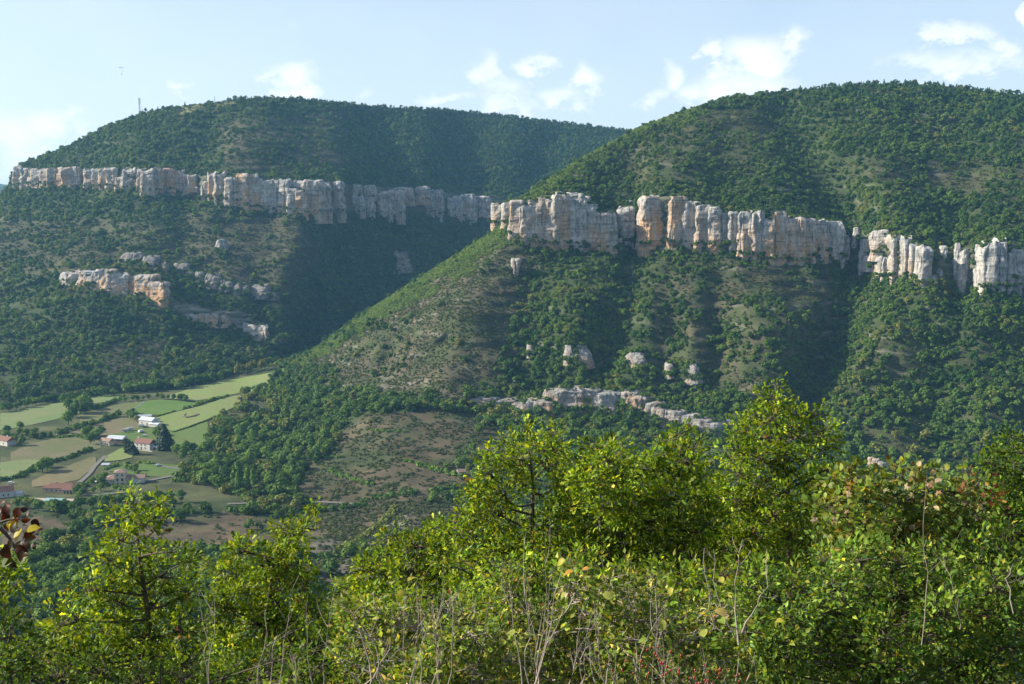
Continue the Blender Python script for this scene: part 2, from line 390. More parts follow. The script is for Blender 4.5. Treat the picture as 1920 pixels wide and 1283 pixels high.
ctop = poly(xs9, [(-300,0),(935,440),(955,410),(965,382),(990,372),(1040,366),(1090,378),(1140,392),(1185,405),(1205,385),(1230,368),(1300,376),(1360,400),(1400,400),(1450,405),(1500,412),(1560,425),(1600,440),(1640,440),(1700,452),(1760,470),(1830,468),(1880,455),(1920,458),(2250,470)])
oncl = xs9 > 945
y8 = np.where(oncl, np.maximum(ctop, ridy + 4), b7 * 0.67 + ridy * 0.33)
d8 = np.where(oncl, d7 + 16, d7 * 0.7 + ridd * 0.3)
y9 = y8 * 0.45 + ridy * 0.55; d9 = np.where(oncl, d8 * 0.52 + ridd * 0.48, d8 * 0.55 + ridd * 0.45)
NL[8] = (list(zip(xs9, y8)), list(zip(xs9, d8))); NL[9] = (list(zip(xs9, y9)), list(zip(xs9, d9)))
xsN = np.arange(-280, 2230, 3.1)
TN = Terrain(xsN, NL, [12, 26, 34, 34, 30, 38, 34, 32, 32, 38, 6, 6], 8.5, 2.3)
for pts, A, w in [
    ([(1200,395),(1187,470),(1180,560),(1150,650)], 55, 34), ([(1475,215),(1520,300),(1580,400),(1598,500),(1585,600),(1540,680),(1500,780)], 85, 48),
    ([(1790,400),(1795,500),(1800,560)], 30, 26), ([(1330,230),(1250,345)], -28, 45), ([(1640,330),(1690,430)], -22, 40), ([(1180,300),(1130,380)], 28, 40),
    ([(1420,560),(1430,700)], -30, 60), ([(1300,520),(1310,640)], -25, 30), ([(1250,560),(1262,620),(1240,700)], 22, 26), ([(1070,580),(1080,700)], -26, 30), ([(1130,600),(1120,700)], 22, 24),
    ([(990,480),(985,700)], 26, 40), ([(900,520),(840,700)], -22, 60), ([(780,600),(700,730)], 14, 40), ([(1335,590),(1352,640),(1340,700)], 22, 26), ([(1720,560),(1650,700),(1690,800)], -20, 60), ([(1880,560),(1800,700),(1850,800)], -16, 50), ([(1790,580),(1740,800)], 14, 40),
    ([(720,800),(760,930)], -16, 60), ([(690,985),(640,1060),(600,1110)], 16, 26), ([(1640,220),(1660,320)], -30, 70), ([(1800,250),(1820,380)], 26, 50)]:
    TN.gully(pts, A * (0.6 if w > 45 else 0.55), w)
WN = P(TN.X, TN.Y, TN.D)
hillside = np.clip((TN.X - 470) / 120, 0, 1) * np.clip((800 - TN.Y) / 60, 0, 1) * np.clip((TN.Y - poly(TN.X.ravel(), RIDGE_B).reshape(TN.Y.shape)) / 40, 0.12, 1)
nz = fbm(WN / 90.0, 4, 3); nz2 = fbm(WN / 22.0, 3, 9)
TN.D += hillside * (nz * 24 + nz2 * 5) + (1 - hillside) * nz * 1.2
WN = P(TN.X, TN.Y, TN.D)
st = np.sin(2 * math.pi * (WN[..., 2] / 10.5 + 0.5 * fbm(WN / 50.0, 2, 21))); TN.D += hillside * 2.0 * st * np.clip(fbm(WN / 70.0, 2, 31) * 2 + 0.6, 0, 1)
rowsN = [12, 26, 34, 34, 30, 38, 34, 32, 32, 38]
TN.finish(sum(rowsN) + 1)

RIDGE_A = [(-300,700),(-40,520),(0,380),(20,345),(26,322),(34,312),(60,302),(120,281),(170,254),(215,231),(262,214),(300,207),(350,197),(400,193),(440,186),(500,184),(540,184),(575,188),(640,195),(700,200),(780,204),(850,208),(920,215),(1000,224),(1080,234),(1150,242),(1190,248),(1420,270)]
RIDGE_AD = [(-300,1900),(0,1960),(60,2010),(262,2060),(500,2110),(700,2350),(900,2600),(1190,2800),(1420,2900)]
AL = [
 ([(-300,830),(0,815),(200,790),(400,770),(560,720),(700,680),(900,620),(1420,560)], [(-300,1050),(0,1085),(200,1150),(400,1245),(560,1430),(700,1620),(900,1800),(1420,2050)]),
 ([(-300,775),(0,752),(130,730),(230,722),(330,724),(400,715),(470,690),(560,665),(600,648),(700,620),(900,560),(1420,500)], [(-300,1060),(0,1105),(130,1150),(230,1190),(330,1215),(400,1270),(470,1370),(560,1500),(600,1570),(700,1700),(900,1900),(1420,2150)]),
 ([(-300,640),(0,650),(200,650),(350,660),(450,655),(560,640),(700,590),(900,510),(1420,450)], [(-300,1260),(0,1290),(200,1300),(350,1350),(450,1420),(560,1510),(700,1760),(900,1990),(1420,2250)]),
 # foot of the lower cliffs
 ([(-300,570),(0,560),(110,530),(170,530),(240,552),(300,562),(330,590),(400,612),(450,618),(495,632),(560,610),(700,540),(900,470),(1420,420)], [(-300,1500),(0,1500),(150,1480),(240,1455),(330,1450),(400,1470),(490,1490),(560,1560),(700,1830),(900,2060),(1420,2300)]),
 ([(-300,555),(0,545),(110,510),(170,503),(240,512),(300,535),(330,565),(400,582),(450,585),(495,612),(560,595),(700,530),(900,465),(1420,417)], [(-300,1505),(0,1505),(150,1487),(240,1463),(330,1458),(400,1478),(490,1498),(560,1572),(700,1840),(900,2065),(1420,2305)]),
 ([(-300,500),(0,450),(150,440),(300,450),(450,480),(560,500),(700,465),(900,435),(1420,400)], [(-300,1700),(0,1720),(150,1690),(300,1620),(450,1610),(560,1650),(700,1890),(900,2100),(1420,2330)]),
 # base / top of the main cliff
 ([(-300,690),(-40,470),(0,364),(26,349),(80,346),(120,352),(150,350),(200,348),(260,356),(300,362),(350,370),(390,374),(440,384),(500,392),(570,399),(640,398),(730,402),(800,400),(870,408),(930,416),(1420,395)], [(-300,1900),(0,1945),(30,1940),(150,1850),(270,1790),(400,1745),(570,1760),(640,1850),(700,1940),(850,2090),(930,2150),(1420,2350)]),
 ([(-300,695),(-40,510),(0,372),(22,345),(28,318),(60,318),(120,318),(200,318),(270,320),(350,326),(400,332),(470,334),(570,342),(640,346),(730,352),(800,356),(870,366),(930,372),(1000,368),(1420,360)], [(-300,1905),(0,1950),(30,1950),(150,1866),(270,1806),(400,1761),(570,1776),(640,1866),(700,1956),(850,2106),(930,2166),(1420,2366)]),
 (None, None),
 (RIDGE_A, RIDGE_AD), ([(x, y + 5) for x, y in RIDGE_A], [(x, d + 320) for x, d in RIDGE_AD]), ([(x, y + 90) for x, y in RIDGE_A], [(x, d + 900) for x, d in RIDGE_AD])]
xa = np.arange(-300, 1421, 10.)
a7y = poly(xa, AL[7][0]); a7d = poly(xa, AL[7][1]); ray_ = poly(xa, RIDGE_A); rad_ = poly(xa, RIDGE_AD)
AL[8] = (list(zip(xa, a7y * 0.5 + ray_ * 0.5)), list(zip(xa, a7d * 0.57 + rad_ * 0.43)))
xsA = np.arange(-280, 1400, 3.0)
TA = Terrain(xsA, AL, [12, 26, 30, 14, 24, 26, 22, 26, 26, 8, 8], 7, 1.6)
for pts, A, w in [([(180,250),(170,310),(150,350)], 26, 26), ([(390,260),(360,350)], 30, 30), ([(700,250),(720,340)], 40, 50), ([(620,230),(640,330)], -40, 40), ([(330,330),(340,440)], 14, 30), ([(430,420),(300,480)], 16, 30),
    ([(570,410),(545,500),(530,620)], -45, 45), ([(860,230),(850,340)], 40, 50), ([(800,220),(790,330)], -30, 40), ([(700,420),(690,560)], -22, 40), ([(620,480),(600,640)], 30, 40), ([(760,440),(740,560)], 26, 30), ([(215,470),(240,540)], 16, 20),
    ([(470,250),(440,330)], -30, 50), ([(260,250),(250,320)], -20, 40), ([(960,260),(930,370)], -30, 40), ([(1040,270),(1000,350)], 30, 40)]:
    TA.gully(pts, A, w)
WA = P(TA.X, TA.Y, TA.D)
ha = np.clip((740 - TA.Y) / 60, 0, 1) * np.clip((TA.Y - poly(TA.X.ravel(), RIDGE_A).reshape(TA.Y.shape)) / 30, 0.1, 1)
TA.D += ha * (fbm(WA / 120.0, 4, 5) * 24 + fbm(WA / 30.0, 3, 11) * 5)
WA = P(TA.X, TA.Y, TA.D); TA.D += ha * 2.2 * np.sin(2 * math.pi * (WA[..., 2] / 13 + 0.5 * fbm(WA / 60.0, 2, 22)))
TA.finish(sum([12, 26, 30, 14, 24, 26, 22, 26, 26]) + 1)

# ground colours: grass / dry grass / bare earth by place
DRY = np.array((0.078, 0.066, 0.046)); GRN = np.array((0.036, 0.058, 0.018)); EARTH = np.array((0.20, 0.165, 0.125)); HEATH = np.array((0.098, 0.078, 0.050))
def paint(T, base, regs):
    c = np.broadcast_to(base, (*T.Y.shape, 3)).copy(); w = 6 * fbm(T.W / 15.0, 3, 41); w2 = 10 * fbm(T.W / 40.0, 2, 43)
    for poly_, col, a in regs:
        m = inpoly(T.X + w + w2, T.Y + w * 0.5, poly_) * a; c = c * (1 - m[..., None]) + np.array(col) * m[..., None]
    return c
BROWN_B = [(540,690),(600,662),(650,640),(720,592),(800,540),(880,492),(950,460),(1010,470),(1010,560),(980,650),(930,720),(870,750),(760,745),(650,735),(560,720)]
KNOLL = [(690,775),(850,770),(930,800),(960,850),(900,880),(850,930),(760,950),(640,960),(550,940),(540,890),(610,850),(640,810)]
regN = [(BROWN_B, DRY, 1), ([(1250,480),(1560,505),(1560,700),(1450,760),(1250,720),(1220,600)], DRY, 0.75), (KNOLL, HEATH, 1), ([(560,960),(860,945),(880,1000),(700,1020),(560,1000)], HEATH, 1),
    ([(0,1000),(60,965),(130,980),(130,1030),(40,1060),(0,1060)], HEATH, 1), ([(180,1000),(420,960),(560,985),(600,1020),(400,1030),(200,1030)], HEATH, 1), ([(560,1020),(700,1000),(720,1080),(600,1120)], (0.11, 0.10, 0.085), 1),
    ([(700,985),(760,960),(770,990),(720,1010)], (0.24, 0.22, 0.21), 1),
    ([(1230,240),(1400,200),(1460,260),(1400,330),(1200,350),(1150,300)], DRY, 0.45), ([(1600,280),(1920,290),(1920,380),(1720,350),(1600,330)], DRY, 0.5),
    ([(1600,640),(1920,600),(1920,860),(1600,850)], DRY, 0.35), ([(1183,478),(1188,478),(1186,520),(1184,568),(1179,568),(1181,520)], (0.26, 0.25, 0.24), .9), ([(1758,640),(1772,636),(1776,655),(1762,672)], (0.26, 0.25, 0.23), .9), ([(1898,700),(1915,695),(1920,735),(1905,740)], (0.24, 0.23, 0.21), .8),
    ([(0,700),(480,700),(480,940),(0,940)], (0.085, 0.095, 0.042), 0.9)]
colN = paint(TN, GRN * 0.85, regN)
n5 = fbm(TN.W / 35.0, 3, 51)[..., None]; colN = colN * (1 + 0.35 * n5); kg = np.clip(fbm(TN.W / 14.0, 3, 53) * 2.2 - 0.05, 0, 0.75)[..., None] * (TN.Y > 750)[..., None]; colN = colN * (1 - kg) + np.array((0.055, 0.068, 0.03)) * kg
gn = fbm(TN.W / 28.0, 3, 52); g_ = np.clip(gn * 2.2 + 0.1, 0, 0.8)[..., None] * np.clip((960 - TN.Y) / 100, 0, 1)[..., None]; colN = colN * (1 - g_) + GRN * g_
rockN = np.zeros(TN.Y.shape); r7 = poly(xsN, NL[7][0]); r8 = poly(xsN, NL[8][0])
onc = (TN.X > 950); rockN = np.where(onc & (TN.Y < r7 + 2) & (TN.Y > r8 - 2), 0.25, 0)
ledge = np.clip(np.sin(2 * math.pi * (TN.W[..., 2] / 17 + 0.7 * fbm(TN.W / 60.0, 2, 61))) * 3 - 2.3, 0, 1) * np.clip(fbm(TN.W / 45.0, 2, 62) * 4, 0, 1)
rockN = np.maximum(rockN, ledge * hillside * 0.45)
grassy = np.clip(hillside + 0.4 * (TN.Y > 760) * (TN.X > 480), 0, 1)
mN = TN.mesh('near_hillside', M['ground'], dict(col=colN, rock=rockN, grassy=grassy)); hN = tag(link('near_hillside', mN), 'wooded limestone hillside and the valley floor below it', kind='structure')

regA = [([(330,400),(560,410),(600,470),(540,560),(420,520),(300,480)], DRY, 0.7), ([(0,400),(300,420),(330,500),(120,520),(0,510)], DRY, 0.55), ([(400,230),(640,210),(640,310),(420,320)], DRY, 0.7), ([(180,650),(310,640),(300,690),(200,700)], DRY, 0.6), ([(340,200),(385,195),(360,212),(335,216)], (0.16, 0.17, 0.07), 1), ([(400,196),(450,190),(440,197),(405,201)], (0.16, 0.17, 0.07), 1),
        ([(735,470),(765,475),(775,510),(745,515)], (0.30, 0.28, 0.26), 0.9), ([(700,440),(715,440),(712,450)], (0.3, 0.28, 0.26), .8)]
colA = paint(TA, GRN * 0.85, regA); colA = colA * (1 + 0.35 * fbm(TA.W / 45.0, 3, 55)[..., None])
rockA = np.where((TA.Y < poly(xsA, AL[6][0]) + 1) & (TA.Y > poly(xsA, AL[7][0]) - 1) & (TA.X > 20), 0.25, 0.0)
rockA = np.maximum(rockA, np.where((TA.Y < poly(xsA, AL[3][0]) + 1) & (TA.Y > poly(xsA, AL[4][0]) - 1) & (TA.X > 130) & (TA.X < 500), 0.6, 0))
mA = TA.mesh('far_hill', M['ground'], dict(col=colA, rock=rockA, grassy=np.full(TA.Y.shape, 0.8)))
tag(link('far_hill', mA), 'long wooded hill banded by a pale cliff beyond the fields', kind='structure')

# our own slope, from under the camera down to the valley, and the ground all round out to the horizon
def own_slope():
    prof = [(-60, 12), (-12, 1.2), (-3, -1.7), (0, -1.75), (3, -2.3), (6, -4.0), (10, -6.4), (20, -12.5), (40, -24), (80, -45), (160, -82), (260, -123), (330, -152), (385, None)]
    ang = np.linspace(-1.15, 1.15, 90); V = []
    ends = [Vector(P(960 + F * math.tan(a) if abs(a) < 0.55 else 960 + F * math.tan(math.copysign(0.55, a)), 1288, 384)) for a in ang]
    zend = float(P(960, 1290, 385)[2])
    for dd, z in prof:
        for a in ang:
            if dd <= 0: V.append((a * 30, dd, z)); continue
            zz = zend - 3 if z is None else z
            xx = math.tan(max(-1.1, min(1.1, a))) * dd * (0.5 / 0.55) + a * 30 * max(0, 1 - dd / 60)
            V.append((xx, dd + (6 if z is None else 0), zz))
    n = len(ang); q = [(i * n + j, i * n + j + 1, (i + 1) * n + j + 1, (i + 1) * n + j) for i in range(len(prof) - 1) for j in range(n - 1)]
    V = np.array(V); V[:, 2] += 0.25 * fbm(V / 3.0, 3, 77) * np.clip(V[:, 1] / 5 + 0.2, 0, 1)
    c = np.tile((0.07, 0.06, 0.04), (len(V), 1))
    me = mesh_np('near_slope', V, np.array(q), M['ground'], dict(col=c, rock=np.zeros(len(V)), grassy=np.ones(len(V)) * 0.6), True)
    tag(link('near_slope', me), 'steep shaded slope falling away below the viewpoint', kind='structure')
own_slope()
def plain():
    n = 64; V = [(0, 0, -232)]
    for r in (1500, 3200, 6900):
        for k in range(n): V.append((r * math.cos(2 * math.pi * k / n), r * math.sin(2 * math.pi * k / n) + 0, -232))
    Fq = [(1 + j * n + k, 1 + (j + 1) * n + k, 1 + (j + 1) * n + (k + 1) % n, 1 + j * n + (k + 1) % n) for j in range(2) for k in range(n)]
    Ft = [(0, 1 + k, 1 + (k + 1) % n) for k in range(n)]
    me = mesh_np('valley_plain', V, [np.array(Fq), np.array(Ft)], M['ground'], dict(col=np.tile(GRN, (len(V), 1)), rock=np.zeros(len(V)), grassy=np.ones(len(V)) * 0.4), True)
    tag(link('valley_plain', me), kind='structure')
    # blue ridge far away on the left
    V = []; Fq = []; xs = np.arange(-700, 420, 12)
    for i, x in enumerate(xs):
        y = 345 + 9 * math.sin(x / 90.0) * (x < 0) + max(0, (x - 60)) * 0.02 + 2 * math.sin(x / 13.0)
        for yy, d in ((y + 60, 5600), (y + 22, 5800), (y, 6200), (y + 8, 6600), (y + 60, 6800)): V.append(P(x, yy, d))
    for i in range(len(xs) - 1):
        for j in range(4): Fq.append((i * 5 + j, (i + 1) * 5 + j, (i + 1) * 5 + j + 1, i * 5 + j + 1))
    me = mesh_np('distant_hills', np.array(V), np.array(Fq), M['ground'], dict(col=np.tile(GRN, (len(V), 1)), rock=np.zeros(len(V)), grassy=np.ones(len(V)) * 0.6), True)
    tag(link('distant_hills', me), 'blue ridge far behind the end of the long cliff', kind='structure')
plain()
# air
def haze():
    b = MB().box((0, 0, 0), (1, 1, 1)); m = bpy.data.materials.new('haze_air'); m.use_nodes = True; nt = m.node_tree; nt.nodes.clear()
    o = nt.nodes.new('ShaderNodeOutputMaterial'); v = nt.nodes.new('ShaderNodeVolumePrincipled'); nt.links.new(v.outputs[0], o.inputs['Volume'])
    v.inputs['Color'].default_value = (0.26, 0.60, 1.0, 1); v.inputs['Density'].default_value = HAZE; v.inputs['Anisotropy'].default_value = 0.15
    ob = b.build('haze', m); zlo, zhi = -262, 300
    ob.scale = (14400, 14400, zhi - zlo); ob.location = (0, 0, (zhi + zlo) / 2); tag(ob, kind='stuff')
HAZE = 0.000055
haze()
# ------------------------------------------------------------------ limestone cliffs
def rock_mesh(T, x0, x1, yt, yb, og, seed, top_round=0.14, lean=0.0, flare=0.08, yaw=None, dmin=24, nu=None, nv=None, flute=0.8, strata=0.4, back=0.0, widen=1.12, mat='rock', trim=0):
    yt = yt + trim
    rs = np.random.default_rng(seed); xc = (x0 + x1) / 2
    d = T.d(xc, yb + 1) - 2.0; base = P(xc, yb, d); Wd = (x1 - x0) * d / F * widen; H = (yb - yt) * d / F
    nu = nu or int(np.clip((x1 - x0) * 1.5, 20, 70)); nv = nv or int(np.clip((yb - yt) * 0.62, 9, 50))
    dep = max(Wd * 0.8, dmin)
    th = np.linspace(0, 2 * math.pi, nu, endpoint=False); 
    th = th - 0.42 * np.sin(th * 1.0 + math.pi / 2) * 1.0            # more columns on the front
    v = np.concatenate([np.linspace(-0.35, 1, nv), [1.0]])
    e = 2 / (rs.uniform(3.2, 8.0) if H > 17 else rs.uniform(1.9, 2.7))
    cx = np.sign(np.cos(th)) * np.abs(np.cos(th)) ** e; cy = np.sign(np.sin(th)) * np.abs(np.sin(th)) ** e
    sh = np.where(v > 1 - top_round, 1 - 0.22 * ((v - (1 - top_round)) / top_round) ** 2.2, 1.0) + flare * (1 - np.clip(v, 0, 1)) ** 2
    sh[-1] = 0.0
    jag = 1 - 0.07 * rs.random() * (np.sin(th * 2 + rs.random() * 6)) - 0.0
    X = cx[None, :] * sh[:, None] * Wd / 2; Yv = cy[None, :] * sh[:, None] * dep / 2
    Z = v[:, None] * H * np.where(v[:, None] > 0.6, 1 - (1 - jag[None, :]) * (v[:, None] - 0.6) / 0.4, 1.0)
    Z[-1] = Z[-2].mean() + 0.8
    a = rs.uniform(-0.35, 0.35) if yaw is None else yaw
    X, Yv = X * math.cos(a) - Yv * math.sin(a) * 0.5, X * math.sin(a) + Yv * math.cos(a)
    X = X + lean * Z; Yv = Yv + back * np.clip(Z, -4, 999)
    V = np.stack([X + base[0], Yv + base[1] + dep * 0.46, Z + base[2]], -1)
    nrm = np.stack([cx, cy, 0 * cx], -1); nrm /= np.linalg.norm(nrm, axis=1)[:, None]; nrm = np.broadcast_to(nrm, V.shape)
    q = V.copy(); sc_ = min(1.0, Wd / 30 + 0.15, H / 30 + 0.3)
    f1 = fbm(q * np.array((1 / 7., 1 / 7., 1 / 40.)), 3, 101); f2 = fbm(q / 11.0, 3, 103); f3 = fbm(q * np.array((1 / 3., 1 / 3., 1 / 14.)), 3, 105); f4 = fbm(q * np.array((1 / 30., 1 / 30., 1 / 3.5)), 2, 107)
    crack = -np.clip(1 - np.abs(fbm(q * np.array((1 / 13., 1 / 13., 1 / 90.)), 2, 109)) * 9, 0, 1)
    f5 = fbm(q * np.array((1 / 40., 1 / 40., 1 / 6.)), 2, 113); f6 = fbm(q / 5.0, 3, 115)
    disp = (f1 * 1.8 * flute + f2 * 3.6 + f3 * 0.8 * flute + f4 * 1.2 * strata + f5 * 3.0 * strata + f6 * 1.3 + crack * 3.8 * flute) * sc_
    disp[-1] *= 0
    V = V + nrm * disp[..., None]; V[..., 2] += (f2 * 0.9 + f3 * 0.3) * sc_ * np.clip(v[:, None], 0, 1)
    vv = np.clip(v, 0, 1)[:, None]
    ogv = np.clip((og + (0.15 if T is TA else 0)) * (1.25 - 0.95 * vv + 0.9 * fbm(q * np.array((1 / 12., 1 / 12., 1 / 30.)), 2, 111)), 0, 1)
    nr = len(v); idx = np.arange(nr * nu).reshape(nr, nu); nx = np.roll(idx, -1, axis=1)
    Q = np.stack([idx[:-1], nx[:-1], nx[1:], idx[1:]], -1).reshape(-1, 4)
    return mesh_np('limestone_buttress', V.reshape(-1, 3), Q, M[mat], dict(orange=ogv.ravel()), False), V
ROCKTOPS = []; ROCKFEET = []
def cliff(name, T, label, rocks, **kw):
    root = empty(name, P(rocks[0][0], rocks[0][3], T.d(rocks[0][0], rocks[0][3]))); tag(root, label, kind='structure')
    for i, r in enumerate(rocks):
        me, V = rock_mesh(T, *r[:5], seed=int(r[0] * 7 + r[2]), **({**kw, **(r[5] if len(r) > 5 else {})}))
        o = link('rock_buttress', me, root); o.matrix_parent_inverse = Matrix.Translation(-root.location)
        top = V[-3]; ROCKTOPS.append((top, T is TN)); ROCKFEET.append((V[int(len(V) * 0.3)], T is TN))
def pinnacle(T, label, r, group='limestone pinnacles among the trees', **kw):
    me, V = rock_mesh(T, *r, seed=int(r[0] * 5 + r[2]), **{**dict(top_round=0.6, dmin=9, widen=1.0), **kw}); o = link('rock_pinnacle', me); tag(o, label, 'rock', group)
cliff('west_cliff', TN, 'fluted grey cliff with orange foot at the head of the left spur', [
    (924,946,382,420,.55), (942,964,380,416,.35), (957,983,376,442,.5), (974,1003,385,449,.8), (992,1026,380,456,.8), (1014,1046,374,461,.85), (1036,1063,366,463,.7),
    (1056,1097,370,463,.12), (1091,1122,384,468,.85), (1116,1156,399,470,.55), (1158,1188,390,456,.08), (1153,1168,446,463,.0), (1041,1060,360,374,.1), (1058,1086,361,374,.0), (1084,1106,368,388,.15), (1178,1190,376,386,.0)])
cliff('middle_cliff', TN, 'tall orange and grey cliff of rounded buttresses between the two gullies', [
    (1202,1258,368,463,.85), (1253,1285,369,458,.8), (1281,1313,378,459,.25), (1304,1336,386,463,.7), (1326,1353,392,465,.8), (1352,1368,400,461,.1), (1364,1385,398,462,.15),
    (1381,1394,408,458,.2), (1386,1412,400,481,.5), (1404,1432,398,484,.5), (1426,1452,410,488,.8), (1446,1477,402,488,.8), (1476,1511,408,493,.85), (1503,1530,411,482,.7), (1524,1552,414,474,.5), (1546,1582,416,486,.05), (1568,1590,442,494,.05)])
cliff('east_cliff', TN, 'broken pale cliff of leaning pillars standing in the wood', [
    (1638,1672,434,476,.3), (1624,1656,478,502,.05), (1650,1677,480,517,.3), (1668,1694,441,519,.35), (1690,1712,446,522,.2), (1704,1724,456,521,.55), (1716,1734,462,527,.3), (1726,1748,462,533,.25),
    (1838,1856,462,540,.1), (1846,1872,455,546,.15), (1866,1890,450,540,.05), (1884,1900,474,541,.2), (1896,1926,470,522,.05), (1920,1960,466,545,.1), (1955,2010,470,550,.2)], widen=1.02)
for r, l in [((1600,1615,428,456,.0), 'small grey pinnacle alone in the dark gully wood'), ((1613,1632,450,503,.0), 'narrow pointed grey pinnacle below the orange block'),
    ((1747,1762,518,533,.1), 'low pale stump of rock at the foot of the double pillar'), ((1758,1770,505,520,.0), 'small dim rock stump between the east pillars'), ((1764,1780,462,482,.0), 'dim grey crag in the shade above the gap'),
    ((1789,1804,457,514,.0), 'thin dark pinnacle with a white cap'), ((1797,1827,472,541,.15), 'bright white leaning pillar with a bushy top'), ((1901,1920,522,553,.0), 'short white spike at the right edge of the cliff')]: pinnacle(TN, l, r)
pinnacle(TN, 'lone top heavy rock pillar on the brown spur', (956,976,486,514,.5), flare=-0.35, top_round=0.12)
cliff('spur_crags', TN, 'rounded pale crags poking out of the lower wooded slope', [
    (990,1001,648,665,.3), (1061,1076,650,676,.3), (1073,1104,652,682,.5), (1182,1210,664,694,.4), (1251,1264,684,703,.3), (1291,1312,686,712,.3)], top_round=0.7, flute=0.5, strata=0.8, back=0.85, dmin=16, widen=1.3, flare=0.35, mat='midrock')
cliff('low_cliff_band', TN, 'low cream and ochre cliff band above the valley wood', [
    (878,930,739,760,.6), (920,968,743,766,.6), (955,1000,750,775,.7), (985,1035,745,776,.7), (1025,1060,728,770,.7), (1050,1090,722,768,.8), (1080,1122,724,768,.7), (1115,1168,730,770,.15), (1155,1180,742,766,.4),
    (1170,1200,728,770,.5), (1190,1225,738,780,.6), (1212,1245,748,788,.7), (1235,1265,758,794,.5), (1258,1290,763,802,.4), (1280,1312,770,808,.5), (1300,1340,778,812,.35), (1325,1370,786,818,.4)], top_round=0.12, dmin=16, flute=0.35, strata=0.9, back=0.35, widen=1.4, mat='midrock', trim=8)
cliff('valley_crag', TN, 'small orange crag seen between the near bushes', [(1632,1652,860,880,.9), (1646,1668,866,884,.7)], dmin=10)
cliff('long_cliff', TA, 'long grey cliff with orange faces round the far hill', [
    (25,42,312,349,.5), (38,60,316,348,.3), (56,78,317,347,.35), (75,92,317,346,.5), (88,104,316,348,.7), (102,122,315,351,.6), (116,134,315,354,.7), (128,150,315,352,.15), (156,176,318,352,.35), (172,190,317,351,.3), (185,204,315,350,.6),
    (198,222,315,349,.2), (217,236,331,352,.2), (230,256,317,353,.15), (257,272,318,352,.3), (265,290,318,360,.4), (284,306,317,358,.8), (302,328,317,357,.75), (322,344,321,362,.7), (341,356,327,366,.7), (353,368,328,368,.8), (362,372,350,367,.1),
    (377,390,340,370,.1), (389,404,325,371,.6), (400,424,325,373,.45), (421,438,333,376,.2), (436,452,334,378,.3), (446,468,326,389,.95), (462,482,328,391,.85), (474,492,336,391,.4), (488,512,341,393,.1), (508,526,340,392,.1), (520,544,338,393,.25),
    (538,556,354,394,.15), (550,570,339,362,.1), (552,576,358,399,.6), (567,604,339,399,.35), (590,618,345,400,.25), (612,644,341,398,.2)])
cliff('recessed_cliff', TA, 'broken shaded grey cliff in the hollow between the hills', [
    (648,676,346,370,.1), (670,702,348,370,.1), (655,680,368,400,.05), (676,699,370,401,.05), (708,732,362,404,.15), (728,756,358,405,.1), (740,772,352,378,.45), (765,802,350,376,.45), (795,812,362,400,.1), (808,829,357,403,.05),
    (838,852,372,398,.05), (848,870,368,408,.15), (862,892,365,413,.2), (886,920,368,398,.1)])
cliff('lower_ochre_cliff', TA, 'ochre and white cliff low on the far hill above the woods', [
    (112,150,508,530,.2), (145,182,504,534,.45), (174,206,502,543,.55), (196,230,510,548,.6), (236,262,514,553,.95), (254,286,513,556,.95), (276,306,526,566,.85), (345,376,586,601,.5), (370,402,585,609,.7), (396,424,583,608,.5), (415,440,582,614,.2), (434,462,584,616,.15), (452,464,602,628,.5), (460,482,606,634,.3), (474,497,608,637,.4)], dmin=16, top_round=0.12, back=0.5, widen=1.3, trim=4)
cliff('knobbly_ledge', TA, 'row of rounded grey knobs along a ledge of the far hill', [
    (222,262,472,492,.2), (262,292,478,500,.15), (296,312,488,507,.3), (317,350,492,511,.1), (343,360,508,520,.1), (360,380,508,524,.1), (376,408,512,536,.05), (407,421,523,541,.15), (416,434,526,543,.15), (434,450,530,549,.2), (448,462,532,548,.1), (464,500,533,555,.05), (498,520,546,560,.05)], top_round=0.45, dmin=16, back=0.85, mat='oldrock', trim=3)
pinnacle(TA, 'lone grey boulder crag on the far hill below the long cliff', (403,425,450,466,.1), group=None, top_round=0.6)

# ------------------------------------------------------------------ trees: shapes
def rand_unit(n, g): v = g.normal(size=(n, 3)); return v / np.linalg.norm(v, axis=1)[:, None]
def quads_at(C, Nn, size, g, elong=1.0):
    """leaf clumps: small bent quads at C facing Nn"""
    n = len(C); r = rand_unit(n, g); t = np.cross(Nn, r); t /= np.linalg.norm(t, axis=1)[:, None] + 1e-9; b = np.cross(Nn, t)
    s = (size * g.uniform(0.65, 1.35, n))[:, None]; k = g.uniform(-0.35, 0.35, (n, 4))[..., None] * s[:, None] * Nn[:, None]
    V = np.stack([C - t * s * elong - b * s * 0.8, C + t * s * elong * 0.8 - b * s, C + t * s * elong + b * s * 0.9, C - t * s * elong * 0.9 + b * s], 1) + k
    return V.reshape(-1, 3), np.arange(n * 4).reshape(n, 4)
def crown_mesh(name, mat, g, n, lobes, size, bottom=-0.3):
    Cs = []; Ns = []; w = np.array([l[3] ** 2 for l in lobes]); w = w / w.sum()
    for l, ww in zip(lobes, w):
        m = max(6, int(n * ww)); u = rand_unit(m, g); u[:, 2] = np.where(u[:, 2] < bottom, -u[:, 2] * 0.6, u[:, 2]); rr = l[3] * g.uniform(0.72, 1.06, m) ** 0.8
        Cs.append(np.array(l[:3]) + u * rr[:, None] * np.array((1, 1, l[4] if len(l) > 4 else 0.9))); Ns.append(u + g.normal(size=(m, 3)) * 0.38 + np.array((0, 0, 0.15)))
    C = np.concatenate(Cs); Nn = np.concatenate(Ns); Nn /= np.linalg.norm(Nn, axis=1)[:, None]
    V, Fq = quads_at(C, Nn, size, g); lv = np.repeat(np.clip(g.normal(0.5, 0.22, len(C)), 0, 1), 4)
    return mesh_np(name, V, Fq, mat, dict(leafv=lv))
